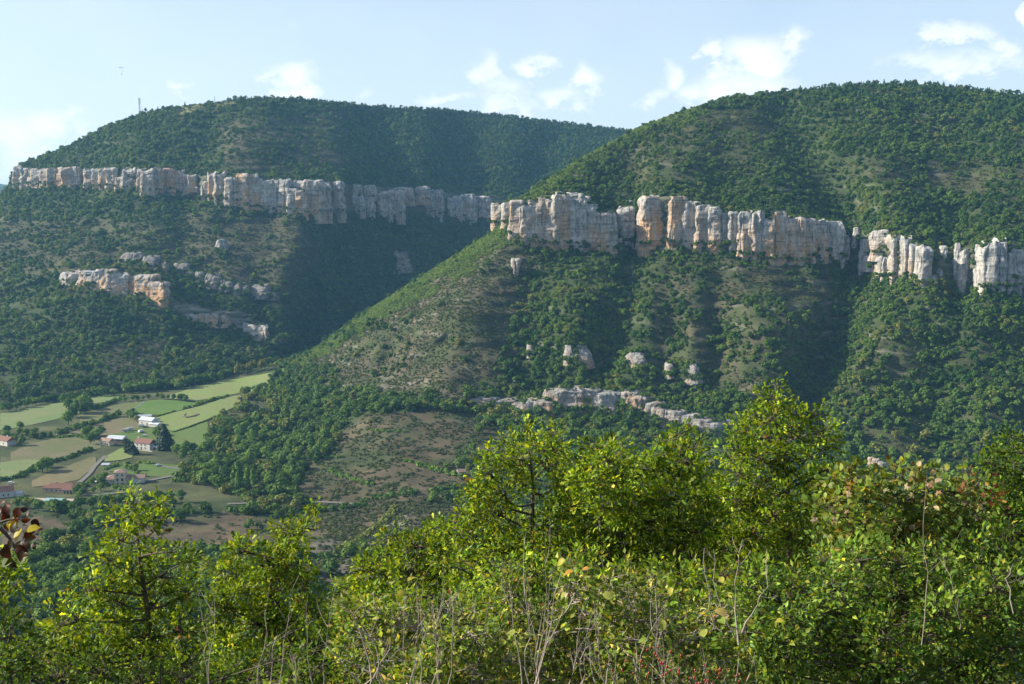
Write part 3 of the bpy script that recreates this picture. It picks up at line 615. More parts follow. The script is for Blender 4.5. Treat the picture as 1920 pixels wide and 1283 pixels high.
def oak_lobes(g, k=7, wide=0.36, h0=0.18):
    L = [(0, 0, 0.60, 0.33, 1.0)]
    for i in range(k):
        a = 2 * math.pi * i / k + g.uniform(-0.4, 0.4); r = g.uniform(0.16, 0.30) * wide / 0.36; z = g.uniform(0.36, 0.78); L.append((r * math.cos(a), r * math.sin(a), z, g.uniform(0.15, 0.26), g.uniform(0.75, 1.0)))
    L.append((g.uniform(-0.08, 0.08), g.uniform(-0.08, 0.08), 0.86, 0.15, 1)); L.append((g.uniform(-0.2, 0.2), g.uniform(-0.2, 0.2), 0.3, 0.22, 0.8)); return L
def cone_mesh(name, mat, g, n, rad, tiers=9, size=0.06, z0=0.12):
    z = z0 + (1 - z0) * (1 - np.sqrt(g.random(n))); z = np.round(z * tiers + g.uniform(-0.35, 0.35, n)) / tiers; z = np.clip(z, z0, 0.99)
    a = g.uniform(0, 2 * math.pi, n); r = rad * (1 - (z - z0) / (1 - z0)) ** 0.85 * g.uniform(0.55, 1.1, n) + 0.012
    C = np.stack([r * np.cos(a), r * np.sin(a), z], 1); Nn = np.stack([np.cos(a), np.sin(a), np.full(n, 0.5)], 1) + g.normal(size=(n, 3)) * 0.3; Nn /= np.linalg.norm(Nn, axis=1)[:, None]
    V, Fq = quads_at(C, Nn, size, g); return mesh_np(name, V, Fq, mat, dict(leafv=np.repeat(g.random(n), 4)))
PROTO = bpy.data.collections.new('tree_shapes')      # shapes instanced by the woods; not linked to the scene
def proto_col(name, meshes):
    c = bpy.data.collections.new(name)
    for i, m in enumerate(meshes):
        o = bpy.data.objects.new('%s_%02d' % (name, i), m); c.objects.link(o)
    return c
g1 = np.random.default_rng(11)
c_oak = proto_col('oak_shape', [crown_mesh('oak_crown', M['oak_far'], g1, 190, oak_lobes(g1), 0.062) for _ in range(7)])
c_pine = proto_col('pine_shape', [cone_mesh('pine_crown', M['pine'], g1, 130, r, 8, 0.05) for r in (0.26, 0.32, 0.30, 0.36)] + [crown_mesh('round_pine_crown', M['pine'], g1, 120, oak_lobes(g1), 0.07) for _ in range(3)])
c_scrub = proto_col('scrub_shape', [crown_mesh('scrub_crown', M['scrub'], g1, 60, [(0, 0, 0.25, 0.4, 0.8), (0.25, 0.1, 0.3, 0.28, 0.8), (-0.2, 0.2, 0.2, 0.3, 0.8)], 0.10) for _ in range(4)])
c_flank = proto_col('box_scrub_shape', [crown_mesh('box_scrub_crown', M['flank'], g1, 70, [(0, 0, 0.3, 0.42, 0.9), (0.25, -0.1, 0.35, 0.28, 0.9), (-0.25, 0.15, 0.25, 0.3, 0.9)], 0.095) for _ in range(4)])
def scatter(name, col, pts, scale, rot, tint, label, ncol):
    n = len(pts); me = bpy.data.meshes.new(name); me.vertices.add(n); me.vertices.foreach_set('co', np.asarray(pts, np.float32).ravel())
    def at(k, t, a, key): x = me.attributes.new(k, t, 'POINT'); x.data.foreach_set(key, a)
    at('size', 'FLOAT_VECTOR', np.asarray(scale, np.float32).ravel(), 'vector'); at('turn', 'FLOAT', np.asarray(rot, np.float32), 'value'); at('tint', 'FLOAT', np.asarray(tint, np.float32), 'value')
    at('pick', 'INT', RNG.integers(0, ncol, n).astype(np.int32), 'value'); me.update()
    o = link(name, me); ng = bpy.data.node_groups.new(name + '_nodes', 'GeometryNodeTree')
    ng.interface.new_socket('Geometry', in_out='INPUT', socket_type='NodeSocketGeometry'); ng.interface.new_socket('Geometry', in_out='OUTPUT', socket_type='NodeSocketGeometry')
    gi = ng.nodes.new('NodeGroupInput'); go = ng.nodes.new('NodeGroupOutput'); ip = ng.nodes.new('GeometryNodeInstanceOnPoints'); ci = ng.nodes.new('GeometryNodeCollectionInfo')
    ci.inputs['Collection'].default_value = col; ci.inputs['Separate Children'].default_value = True; ci.inputs['Reset Children'].default_value = True
    def na(k, t): q = ng.nodes.new('GeometryNodeInputNamedAttribute'); q.data_type = t; q.inputs[0].default_value = k; return q.outputs[0]
    cx = ng.nodes.new('ShaderNodeCombineXYZ'); L = ng.links.new; L(na('turn', 'FLOAT'), cx.inputs[2]); ip.inputs['Pick Instance'].default_value = True
    L(gi.outputs[0], ip.inputs['Points']); L(ci.outputs[0], ip.inputs['Instance']); L(na('pick', 'INT'), ip.inputs['Instance Index']); L(cx.outputs[0], ip.inputs['Rotation']); L(na('size', 'FLOAT_VECTOR'), ip.inputs['Scale']); L(ip.outputs[0], go.inputs[0])
    md = o.modifiers.new('scatter', 'NODES'); md.node_group = ng; tag(o, label, kind='stuff'); return o
# ------------------------------------------------------------------ woods on the hills
def blank(v): return np.full((161, 240), float(v))
GX, GY = np.meshgrid(np.arange(240) * 8 + 4, np.arange(161) * 8 + 4)
def fill(m, pl, v): m[inpoly(GX, GY, pl)] = v; return m
def samp(m, x, y): return m[np.clip((y / 8).astype(int), 0, 160), np.clip((x / 8).astype(int), 0, 239)]
dB = blank(0.88); dB = fill(dB, BROWN_B, 0.27)
for pl, v in [([(700,560),(740,540),(760,700),(700,720),(660,690)], .45), ([(985,470),(1050,470),(1070,700),(960,740),(930,700),(960,600)], .95), ([(1195,480),(1290,470),(1290,560),(1230,720),(1200,640)], .7), ([(1290,470),(1560,500),(1560,640),(1400,740),(1290,700)], .62),
    ([(1380,500),(1560,510),(1560,570),(1400,560)], .42), ([(1560,520),(1920,540),(1920,860),(1560,860)], .95), ([(1640,640),(1720,640),(1740,700),(1640,720)], .6), ([(1600,780),(1760,790),(1740,850),(1620,840)], .5),
    ([(1240,235),(1440,200),(1460,250),(1380,330),(1200,350),(1150,310)], .68), ([(1330,205),(1440,205),(1440,245),(1330,240)], .45), ([(1530,290),(1700,300),(1920,310),(1920,370),(1720,360),(1540,330)], .58), ([(1440,180),(1920,180),(1920,290),(1500,290)], .95),
    ([(640,760),(1000,745),(1400,830),(1340,870),(1000,850),(880,810),(690,770)], .97), (KNOLL, .1), ([(480,690),(620,690),(690,760),(620,850),(560,900),(480,960),(360,960),(330,900),(400,840),(390,800),(450,760)], .72),
    ([(0,700),(520,690),(500,720),(400,790),(380,850),(330,900),(440,930),(480,960),(0,960)], .0), ([(560,955),(870,940),(880,1010),(700,1060),(560,1020)], .05), ([(0,960),(60,960),(140,975),(140,1040),(60,1070),(0,1060)], .1), ([(180,995),(430,960),(560,980),(600,1020),(400,1035),(180,1035)], .12),
    ([(0,1060),(120,1000),(200,1040),(400,1060),(420,1283),(0,1283)], .95), ([(560,1020),(760,1000),(760,1120),(560,1120)], .25), ([(870,850),(1000,860),(1400,880),(1900,900),(1900,960),(860,950)], .5)]: dB = fill(dB, pl, v)
dA = blank(0.9)
for pl, v in [([(330,400),(560,410),(620,470),(540,600),(420,560),(300,480)], .55), ([(0,420),(300,420),(330,490),(120,510),(0,510)], .62), ([(400,220),(660,205),(660,320),(420,330)], .6), ([(335,195),(390,193),(365,215),(330,218)], .0), ([(400,195),(455,190),(440,198),(405,202)], .0), ([(190,650),(310,640),(300,690),(200,700)], .3), ([(0,600),(140,600),(140,720),(0,720)], .75),
    ([(735,468),(768,475),(775,512),(742,515)], .2)]: dA = fill(dA, pl, v)
def sample(T, n, dens, x0, x1, clump=18.0, thr=0.0, seed=1):
    g = np.random.default_rng(seed); r0 = T.vis; a = T.area[:r0 - 1, :-1].copy(); X = T.X[:r0 - 1, :-1]; Y = T.Y[:r0 - 1, :-1]
    a[(X < x0) | (X > x1) | (Y > 1283)] = 0
    dm = samp(dens, np.clip(X, 0, 1919), np.clip(Y, 0, 1282)); a = a * dm ** 1.3; p = (a / a.sum()).ravel(); k = g.choice(len(p), n, p=p); r, c = np.divmod(k, a.shape[1]); fr = g.random(n); fc = g.random(n)
    def bi(A): A00, A01, A10, A11 = A[r, c], A[r, c + 1], A[r + 1, c], A[r + 1, c + 1]; s = (slice(None),) + (None,) * (A.ndim - 2); return A00 * ((1 - fr) * (1 - fc))[s] + A01 * ((1 - fr) * fc)[s] + A10 * (fr * (1 - fc))[s] + A11 * (fr * fc)[s]
    pos, x, y = bi(T.W), bi(T.X), bi(T.Y); nz = fbm(pos / clump, 3, seed + 60); dd = samp(dens, np.clip(x, 0, 1919), np.clip(y, 0, 1282))
    keep = nz * 0.9 + 0.5 > (1 - dd) + thr
    return pos[keep], x[keep], y[keep], nz[keep], dd[keep], g
def tint_of(pos, g, s=0.22): return np.clip(0.45 + fbm(pos / 40.0, 3, 91) * 0.9 + g.normal(0, s, len(pos)), 0, 1)
def sizes(h, w): return np.stack([w, w, h], 1)
def in_main_cliff(x, y, T, lv):
    a, b = poly(x, lv[0]), poly(x, lv[1]); return (y < a - 2) & (y > b + 2)
ridge_near = lambda x, y, R_, k: (y - poly(x, R_)) < k
fj = lambda x, y: 1 + 0.8 * fbm(np.stack([x / 22., y / 22., 0 * x], -1), 3, 71)
flankN = lambda x, y: (x > 520) & (x < 975) & (y - poly(x, RIDGE_B) < (20 + (x - 520) * 0.06) * fj(x, y)) & (y < 700)
flankN2 = lambda x, y: (x >= 975) & (x < 1330) & (y - poly(x, RIDGE_B) < 22 * fj(x, y))
# near hill: oaks
pos, x, y, nz, dd, g = sample(TN, 50000, dB, -150, 2150, 20, 0.0, 3)
k = ~(flankN(x, y) & (g.random(len(x)) < 0.88)) & ~((x > 975) & in_main_cliff(x, y, TN, (NL[7][0], NL[8][0])) & (g.random(len(x)) < 0.35)) & ~(ridge_near(x, y, RIDGE_B, 10) & (x > 1500)) & ~(flankN2(x, y) & (g.random(len(x)) < 0.75))
pos, x, y, nz = pos[k], x[k], y[k], nz[k]; w = np.clip(g.lognormal(1.62, 0.36, len(pos)), 2.4, 11) * np.where(y > 740, 1.25, 1.0) * np.where((y < 560) & (x < 1560), 0.85, 1.0); h = w * g.uniform(0.75, 1.05, len(pos)); pos[:, 2] -= h * 0.16
scatter('oak_woodland', c_oak, pos, sizes(h, w), g.uniform(0, 6.28, len(pos)), np.clip(tint_of(pos, g) + 0.22 * (y > 735), 0, 1), 'downy oak wood covering the near hill', 7)
print('oak near', len(pos))
# far hill
pos, x, y, nz, dd, g = sample(TA, 40000, dA, -150, 1230, 22, 0.0, 4)
k = ~((x > 20) & in_main_cliff(x, y, TA, (AL[6][0], AL[7][0]))) & ~((x > 130) & (x < 500) & in_main_cliff(x, y, TA, (AL[3][0], AL[4][0])))
k &= y < poly(x, AL[1][0]) + 4
pinezone = ((x > 640) & (y < 350) & (g.random(len(x)) < np.clip((x - 640) / 260, 0, 0.6))) | (ridge_near(x, y, RIDGE_A, 7) & (x > 400) & (g.random(len(x)) < 0.5))
ko = k & ~pinezone; p2 = pos[ko]; w = np.clip(g.lognormal(1.66, 0.36, len(p2)), 2.6, 11); h = w * g.uniform(0.7, 1.0, len(p2)); p2[:, 2] -= h * 0.16
scatter('far_oak_woodland', c_oak, p2, sizes(h, w), g.uniform(0, 6.28, len(p2)), tint_of(p2, g), 'broadleaf wood and scrub covering the far hill', 7)
kp = k & pinezone & ~((y < poly(x, RIDGE_A) + 1.0) & (x < 400)); p2 = pos[kp]; h = g.uniform(4.5, 9, len(p2)); w = h * g.uniform(0.9, 1.4, len(p2)); p2[:, 2] -= 0.8
scatter('far_pine_forest', c_pine, p2, sizes(h, w), g.uniform(0, 6.28, len(p2)), g.random(len(p2)), 'dark pine forest along the back of the far hill', 7)
# pines along the near hill's ridge
pos, x, y, nz, dd, g = sample(TN, 60000, dB, 1300, 2150, 30, 0.0, 5)
k = (ridge_near(x, y, RIDGE_B, 26) & (x > 1480)) | (ridge_near(x, y, RIDGE_B, 60) & (x > 1700) & (g.random(len(x)) < 0.35)) | (ridge_near(x, y, RIDGE_B, 9) & (g.random(len(x)) < 0.3)); pos = pos[k][:1100]; h = g.uniform(4, 8.5, len(pos)); w = h * g.uniform(0.9, 1.3, len(pos)); pos[:, 2] -= 0.6
scatter('ridge_pine_wood', c_pine, pos, sizes(h, w), g.uniform(0, 6.28, len(pos)), g.random(len(pos)), 'pines crowning the ridge of the near hill', 7)
# scrub in the open ground
sB = np.where(dB < 0.02, 0.0, np.clip(1.1 - dB * 0.7, 0, 1)); sB = fill(sB, KNOLL, 0.75); sB = fill(sB, [(0,960),(600,960),(600,1040),(0,1060)], 0.5)
pos, x, y, nz, dd, g = sample(TN, 95000, sB, -100, 2100, 9, 0.1, 6)
k = ~((x > 975) & in_main_cliff(x, y, TN, (NL[7][0], NL[8][0]))) & (y < 1080); pos = pos[k]; w = g.uniform(1.0, 3.4, len(pos)) ; h = w * g.uniform(0.5, 0.9, len(pos))
scatter('hillside_scrub', c_scrub, pos, sizes(h, w), g.uniform(0, 6.28, len(pos)), g.random(len(pos)), 'low grey green scrub and juniper on the open slopes', 4)
pos, x, y, nz, dd, g = sample(TA, 34000, np.clip(1.15 - dA * 0.7, 0, 1), -100, 1200, 12, 0.0, 8)
k = ~((x > 20) & in_main_cliff(x, y, TA, (AL[6][0], AL[7][0]))); pos = pos[k]; w = g.uniform(1.8, 4.5, len(pos)); h = w * g.uniform(0.5, 0.9, len(pos))
scatter('far_hillside_scrub', c_scrub, pos, sizes(h, w), g.uniform(0, 6.28, len(pos)), g.random(len(pos)), 'low scrub on the open parts of the far hill', 4)
# bright box scrub on the sunlit flank of the spur
ones = blank(0.0); ones[(GX > 500) & (GX < 1340) & (GY - poly(GX.ravel(), RIDGE_B).reshape(GX.shape) < 60) & (GY - poly(GX.ravel(), RIDGE_B).reshape(GX.shape) > -12)] = 1.0
pos, x, y, nz, dd, g = sample(TN, 22000, ones, 520, 1340, 30, -0.6, 9)
k = flankN(x, y) | flankN2(x, y); pos = pos[k]; w = g.uniform(2.0, 4.6, len(pos)); h = w * g.uniform(0.6, 1.0, len(pos)); pos[:, 2] -= 0.4
scatter('flank_scrub', c_flank, pos, sizes(h, w), g.uniform(0, 6.28, len(pos)), g.random(len(pos)), 'bright green box scrub along the sunlit crest of the spur', 4); print('flank', len(pos))
# bushes growing on the cliff tops
pts = []
for top, near in ROCKTOPS:
    c = top.mean(0)
    for _ in range(18 if near else 8): t = RNG.random(); e = top[RNG.integers(0, len(top))]; q = c * t + e * (1 - t); pts.append((q[0], q[1] + 1.5, q[2] + 0.2))
for ft, near in ROCKFEET:
    fr = ft[ft[:, 1] < ft[:, 1].mean()]
    for _ in range(16 if near else 9): e = fr[RNG.integers(0, len(fr))]; pts.append((e[0] + RNG.normal(0, 1.5), e[1] - RNG.uniform(0, 4), e[2] + RNG.uniform(-2.5, 0.5)))
pts = np.array(pts); w = RNG.uniform(2.2, 6.0, len(pts)); scatter('clifftop_bushes', c_oak, pts, sizes(w * 0.8, w), RNG.uniform(0, 6.28, len(pts)), RNG.random(len(pts)), 'small bushes rooted on top of the cliffs', 7)
# ------------------------------------------------------------------ fields, tracks
def field_mat(name, col, col2, stripe=None):
    m, nt, b, out = new_mat(name); k = NT(nt)
    col = tuple(v * 1.25 for v in col); col2 = tuple(v * 1.25 for v in col2); c = k.mix(k.ramp(k.noise(0.03, 4), [(0.35, 0.0), (0.65, 1.0)]), col, col2); c = k.mix(k.ramp(k.noise(0.35, 5, rough=0.7), [(0.3, 0.0), (0.7, 1.0)]), k.mix(1.0, c, (0.75, 0.78, 0.75), 'MULTIPLY'), c)
    if stripe:
        w = k.n('ShaderNodeTexWave'); w.inputs['Scale'].default_value = stripe[0]; w.inputs['Distortion'].default_value = 3; w.inputs['Detail'].default_value = 2
        mp = k.n('ShaderNodeMapping'); mp.inputs['Rotation'].default_value = (0, 0, stripe[1]); k.L(k.n('ShaderNodeNewGeometry').outputs['Position'], mp.inputs[0]); k.L(mp.outputs[0], w.inputs['Vector'])
        c = k.mix(k.math('MULTIPLY', w.outputs['Fac'], stripe[2]), c, k.mix(1.0, c, (0.45, 0.6, 0.4), 'MULTIPLY'))
    k.L(c, b.inputs['Base Color']); b.inputs['Specular IOR Level'].default_value = 0.05; return m
FM = dict(pale=field_mat('pale_meadow', (0.125, 0.165, 0.07), (0.16, 0.175, 0.085), (0.12, 1.3, 0.25)), bright=field_mat('bright_meadow', (0.075, 0.135, 0.035), (0.10, 0.15, 0.045), (0.1, 0.2, 0.2)), mown=field_mat('mown_meadow', (0.15, 0.195, 0.065), (0.17, 0.185, 0.08), (0.16, 1.0, 0.22)),
    olive=field_mat('olive_pasture', (0.095, 0.115, 0.045), (0.125, 0.12, 0.06)), dry=field_mat('dry_pasture', (0.14, 0.12, 0.075), (0.10, 0.11, 0.05)), brown=field_mat('brown_pasture', (0.15, 0.115, 0.08), (0.105, 0.115, 0.05)), striped=field_mat('ridged_meadow', (0.12, 0.16, 0.06), (0.13, 0.155, 0.06), (0.75, 0.35, 0.9)),
    lawn=field_mat('lawn', (0.075, 0.12, 0.035), (0.09, 0.115, 0.04)), straw=field_mat('straw_grass', (0.15, 0.125, 0.07), (0.11, 0.11, 0.055)))
def lift(T, x, y, h=0.3): p = T.at(x, y); return (p.x, p.y, p.z + h)
def field(label, top, bot, mat, h=0.3, nx=None, ny=12):
    xs = np.arange(max(top[0][0], bot[0][0]), min(top[-1][0], bot[-1][0]) + 0.1, 2.5); V = []
    yt = gsm(poly(xs, top), 2, 0); yb = gsm(poly(xs, bot), 2, 0)
    for i, x in enumerate(xs):
        for j in range(ny + 1): V.append(lift(TN, x + 0.6 * math.sin(j * 1.7 + x * 0.3), yt[i] + (yb[i] - yt[i]) * j / ny, h))
    q = [(i * (ny + 1) + j, i * (ny + 1) + j + 1, (i + 1) * (ny + 1) + j + 1, (i + 1) * (ny + 1) + j) for i in range(len(xs) - 1) for j in range(ny)]
    tag(link('field', mesh_np('field', np.array(V), np.array(q), FM[mat], None, True)), label, kind='structure')
field('long pale meadow under the edge of the wood', [(0,776),(60,764),(112,756),(150,751)], [(0,808),(50,799),(100,788),(150,776)], 'pale')
field('small pale meadow at the foot of the tree line', [(162,743),(190,740),(225,742)], [(162,757),(190,756),(225,747)], 'pale')
field('olive pasture behind the hedgerow', [(150,778),(200,764),(235,756),(275,750)], [(150,800),(200,786),(235,776),(275,762)], 'olive', 0.35)
field('bright green meadow', [(246,764),(270,752),(300,750),(335,752),(368,757)], [(246,774),(270,778),(300,779),(335,771),(368,762)], 'bright', 0.45)
field('large sloping meadow above the low hedge', [(318,742),(360,728),(400,719),(450,710),(508,699)], [(318,748),(360,753),(400,747),(450,737),(508,718)], 'mown', 0.3)
field('large mown meadow with a bare pit in it', [(284,786),(330,773),(380,761),(420,747),(452,741)], [(284,796),(310,806),(326,810),(385,790),(420,774),(452,757)], 'mown', 0.4)
field('small bright meadow end by the spur', [(466,731),(505,720)], [(466,745),(480,742),(505,731)], 'mown', 0.4)
field('ridged meadow below the bank', [(322,813),(360,802),(390,790)], [(322,836),(350,842),(390,832)], 'striped', 0.4)
field('round brown pasture beside the farmyard', [(118,818),(150,806),(200,790),(240,781),(268,781)], [(118,819),(150,813),(200,820),(240,812),(268,800)], 'brown', 0.3)
field('green paddock behind the houses', [(196,817),(240,810),(268,799),(300,806),(330,812)], [(196,826),(240,830),(268,832),(300,836),(330,834)], 'lawn', 0.45)
field('dry pasture left of the houses', [(20,850),(60,832),(100,823),(150,820),(192,830)], [(20,872),(60,868),(100,861),(150,849),(192,840)], 'dry')
field('green pasture at the left edge', [(0,868),(50,862),(82,864)], [(0,902),(40,892),(82,872)], 'pale', 0.4)
field('straw coloured slope above the long low house', [(60,902),(100,884),(170,858),(182,858)], [(60,914),(100,910),(150,900),(170,880),(182,864)], 'straw')
field('lawn below the white farmhouse', [(196,858),(225,842),(250,836)], [(196,866),(225,864),(250,858)], 'mown', 0.45)
field('lawn terraces between the two houses', [(205,874),(260,870),(330,872),(392,890)], [(205,884),(260,892),(330,897),(392,896)], 'lawn', 0.3)
field('narrow green meadow climbing the side valley', [(508,700),(540,686),(565,668),(584,658)], [(508,712),(540,698),(565,680),(584,664)], 'bright', 0.3)
road_m = flat_mat('pale_track', (0.13, 0.125, 0.11), 0.9, 0.2, 0.6)
def track(label, pts, wd, h=0.55):
    P_ = [np.array(lift(TN, x, y, h)) for x, y in pts]; Q = []
    for i in range(len(P_) - 1):
        for t in np.linspace(0, 1, 8, endpoint=False): Q.append(P_[i] * (1 - t) + P_[i + 1] * t)
    Q.append(P_[-1]); Q = gsm(np.array(Q), 2, 0)
    px, py = pix(Q)
    Q = np.array([lift(TN, a, b, h) for a, b in zip(px, py)])
    t = np.gradient(Q, axis=0); n = np.stack([-t[:, 1], t[:, 0], 0 * t[:, 0]], 1); n /= np.linalg.norm(n, axis=1)[:, None] + 1e-9
    V = np.concatenate([Q - n * wd / 2, Q + n * wd / 2]); m = len(Q); q = [(i, i + 1, m + i + 1, m + i) for i in range(m - 1)]
    tag(link('track', mesh_np('track', V, np.array(q), road_m, None, True)), label, kind='structure')
track('lane climbing between the hedge and the straw slope', [(148,908),(160,898),(170,888),(176,878),(188,866),(200,856)], 3.5)
track('drive leading right from the parked pale car', [(290,872),(305,877),(340,882),(372,886),(400,893)], 4)
track('drive from the villa with the tower', [(262,908),(290,901),(318,896),(340,891)], 4.5)
track('farm track along the hedgerow', [(100,819),(125,811),(150,803),(172,796)], 3.5)
track('lane below the long low house', [(140,932),(190,930),(240,925)], 3.5)
track('valley road below the brown knoll', [(420,948),(480,945),(540,946),(600,943),(700,950)], 4)
track('thin track crossing the bright meadow', [(246,772),(262,762),(276,751)], 2.2)
track('drive beside the white farmhouse', [(305,838),(322,842),(345,852)], 3.5)
track('farmyard track up to the white sheds', [(300,806),(288,796),(286,786)], 3)
# bare pit in the mown meadow
def pit():
    c = np.array(lift(TN, 357, 779, 0.6)); V = []; n = 28; rings = [(7.2, -0.3), (6.2, 0.35), (5.4, 0.0), (4.2, -1.5), (2.0, -2.1), (0.01, -2.2)]
    for r, z in rings:
        for k in range(n): a = 2 * math.pi * k / n; j = 1 + 0.12 * math.sin(3 * a + 1) + 0.07 * math.sin(7 * a); V.append((c[0] + r * j * math.cos(a), c[1] + r * j * math.sin(a) * 1.35, c[2] + z + 0.2))
    q = [(j * n + k, j * n + (k + 1) % n, (j + 1) * n + (k + 1) % n, (j + 1) * n + k) for j in range(5) for k in range(n)]
    m, nt, b, out = new_mat('bare_earth'); k = NT(nt); k.L(k.ramp(k.noise(0.25, 4), [(0.4, (0.08, 0.065, 0.05)), (0.55, (0.17, 0.12, 0.085)), (0.65, (0.30, 0.27, 0.24))]), b.inputs['Base Color'])
    V = np.array(V); V[:, 2] += 0.35 * fbm(V / 2.0, 3, 5)
    tag(link('earth_pit', mesh_np('earth_pit', V, np.array(q), m, None, True)), 'round bare earth pit with an orange rim in the mown meadow', 'pit')
pit()

# ------------------------------------------------------------------ hedges
def hedge(label, pts, h, wd, mat='oak_near', gap=0.15, seed=0):
    g = np.random.default_rng(seed + int(pts[0][0])); P_ = np.array([lift(TN, x, y, 0) for x, y in pts]); C = []; Ns = []
    o0 = P_[0].copy()
    for i in range(len(P_) - 1):
        L = np.linalg.norm(P_[i + 1] - P_[i]); m = max(2, int(L / (wd * 0.55)))
        for t in np.linspace(0, 1, m, endpoint=False):
            if g.random() < gap: continue
            c = P_[i] * (1 - t) + P_[i + 1] * t + g.normal(size=3) * np.array((wd * 0.2, wd * 0.2, 0)); r = wd * g.uniform(0.4, 0.75); hh = h * g.uniform(0.6, 1.15); u = rand_unit(46, g); u[:, 2] = np.abs(u[:, 2])
            C.append(c + u * np.array((r, r, hh)) * g.uniform(0.75, 1.05, 46)[:, None]); Ns.append(u + g.normal(size=(46, 3)) * 0.35)
    C = np.concatenate(C); Ns = np.concatenate(Ns); Ns /= np.linalg.norm(Ns, axis=1)[:, None]; V, Fq = quads_at(C - o0, Ns, 0.42 + wd * 0.05, g)
    o = link('hedge', mesh_np('hedge', V, Fq, M[mat], dict(leafv=np.repeat(np.clip(g.normal(0.45, 0.2, len(C)), 0, 1), 4))), loc=o0); tag(o, label, 'hedge', 'hedges between the valley fields')
for l, p, h, w in [('dark hedge behind the small pale meadow', [(168,768),(190,764),(212,754),(235,746)], 4, 4), ('thick hedgerow below the long pale meadow', [(60,820),(100,817),(130,806),(160,799),(190,790),(216,780)], 4, 6),
    ('low hedge between the bright and the mown meadow', [(284,784),(305,779),(330,771)], 1.2, 1.6), ('bushy hedge across the middle of the two large meadows', [(345,767),(365,762),(378,756),(392,752),(412,747),(428,743)], 2.6, 4), ('hedge at the top of the small bright meadow end', [(462,732),(480,727),(500,720)], 3, 4), ('dark bank along the lower edge of the mown meadow', [(326,811),(360,799),(388,789),(404,781)], 0.8, 1.5),
    ('long hedge climbing from the left edge to the lane', [(0,902),(40,894),(62,879),(90,868),(125,860),(150,851),(172,843)], 3.2, 4.5), ('hedge under the dry pasture', [(85,816),(110,822),(140,818),(165,826)], 2.2, 3), ('dark bushes along the bank above the villa', [(200,880),(225,872),(250,868),(290,870)], 2.4, 3.5), ('clipped dark hedge right of the villa drive', [(325,903),(345,904),(362,903)], 4.5, 4),
    ('dark hedge behind the long low house', [(150,915),(175,905),(200,912),(240,920)], 3, 5), ('shrubs below the pool terrace', [(40,938),(90,948),(140,946),(175,940)], 3, 5), ('shadowed hedge below the lane', [(175,936),(230,934),(290,930),(340,925)], 3.2, 5), ('thin hedge across the top of the brown knoll', [(688,806),(720,809),(768,811)], 1.5, 2.2),
    ('bushy bank across the middle of the brown knoll', [(760,864),(780,870),(805,879),(840,888),(872,892)], 3, 4.5), ('hedge on the left side of the brown knoll', [(618,882),(640,892),(668,902),(700,910)], 2.4, 4), ('shrub line right of the knoll meadow', [(876,872),(900,873),(940,872)], 2.6, 4), ('upper right shrub line of the knoll', [(862,848),(890,850),(935,852)], 3, 4.5), ('short hedge at the upper left of the knoll', [(580,858),(600,860),(645,857)], 2, 3.5),
    ('broad dark hedge along the foot of the knoll', [(690,940),(740,930),(790,925),(840,918),(900,912)], 4.2, 6.5), ('dark roadside hedge below the valley road', [(430,958),(500,960),(560,962),(620,958),(690,948)], 4, 6.5), ('hedge down the side of the lower heath field', [(640,1030),(680,1012),(700,995),(728,972),(745,950)], 3, 5), ('hedge above the ravine', [(560,1040),(600,1046),(640,1046)], 3, 5), ('scattered bushes on the left heath field', [(60,1000),(100,1004),(150,1000)], 2.4, 4)]: hedge(l, p, h, w, gap=0.22)

# ------------------------------------------------------------------ houses
HM = dict(white=flat_mat('white_render', (0.52, 0.50, 0.46), 0.9, 0.08, 0.6), cream=flat_mat('cream_render', (0.55, 0.47, 0.34), 0.9, 0.1, 0.6), pink=flat_mat('rose_render', (0.45, 0.32, 0.25), 0.9, 0.1, 0.6), red=flat_mat('red_roof_tile', (0.20, 0.105, 0.08), 0.85, 0.25, 1.5), pinkroof=flat_mat('faded_roof_tile', (0.30, 0.21, 0.165), 0.85, 0.2, 1.5), metal=flat_mat('pale_metal_roof', (0.50, 0.53, 0.58), 0.5, 0.1, 0.8),
    dark=flat_mat('dark_window_glass', (0.03, 0.04, 0.05), 0.15, 0.1, 1, spec=0.6), frame=flat_mat('white_window_frame', (0.6, 0.6, 0.58), 0.6, 0.05), stone=flat_mat('dry_stone', (0.34, 0.30, 0.25), 0.95, 0.35, 2.5), paving=flat_mat('ochre_paving', (0.42, 0.28, 0.19), 0.9, 0.15, 1.2), pool=flat_mat('blue_pool_cover', (0.22, 0.38, 0.42), 0.12, 0.1, 0.6, spec=0.8), wood=flat_mat('brown_wood', (0.12, 0.075, 0.05), 0.8, 0.3, 3), purple=flat_mat('purple_brown_cladding', (0.13, 0.075, 0.075), 0.8, 0.2, 1),
    carw=flat_mat('white_car_paint', (0.6, 0.6, 0.6), 0.3, 0.03, spec=0.6), carb=flat_mat('pale_blue_car_paint', (0.35, 0.48, 0.52), 0.3, 0.03, spec=0.6), card=flat_mat('dark_car_paint', (0.05, 0.055, 0.065), 0.3, 0.03, spec=0.6), tyre=flat_mat('tyre_rubber', (0.03, 0.03, 0.03), 0.9), steel=flat_mat('galvanised_steel', (0.35, 0.36, 0.38), 0.5, 0.1), orange=flat_mat('orange_canopy_cloth', (0.35, 0.16, 0.08), 0.8))
def wall_box(c, s): return MB().box((c[0], c[1], c[2] + s[2] / 2), s)
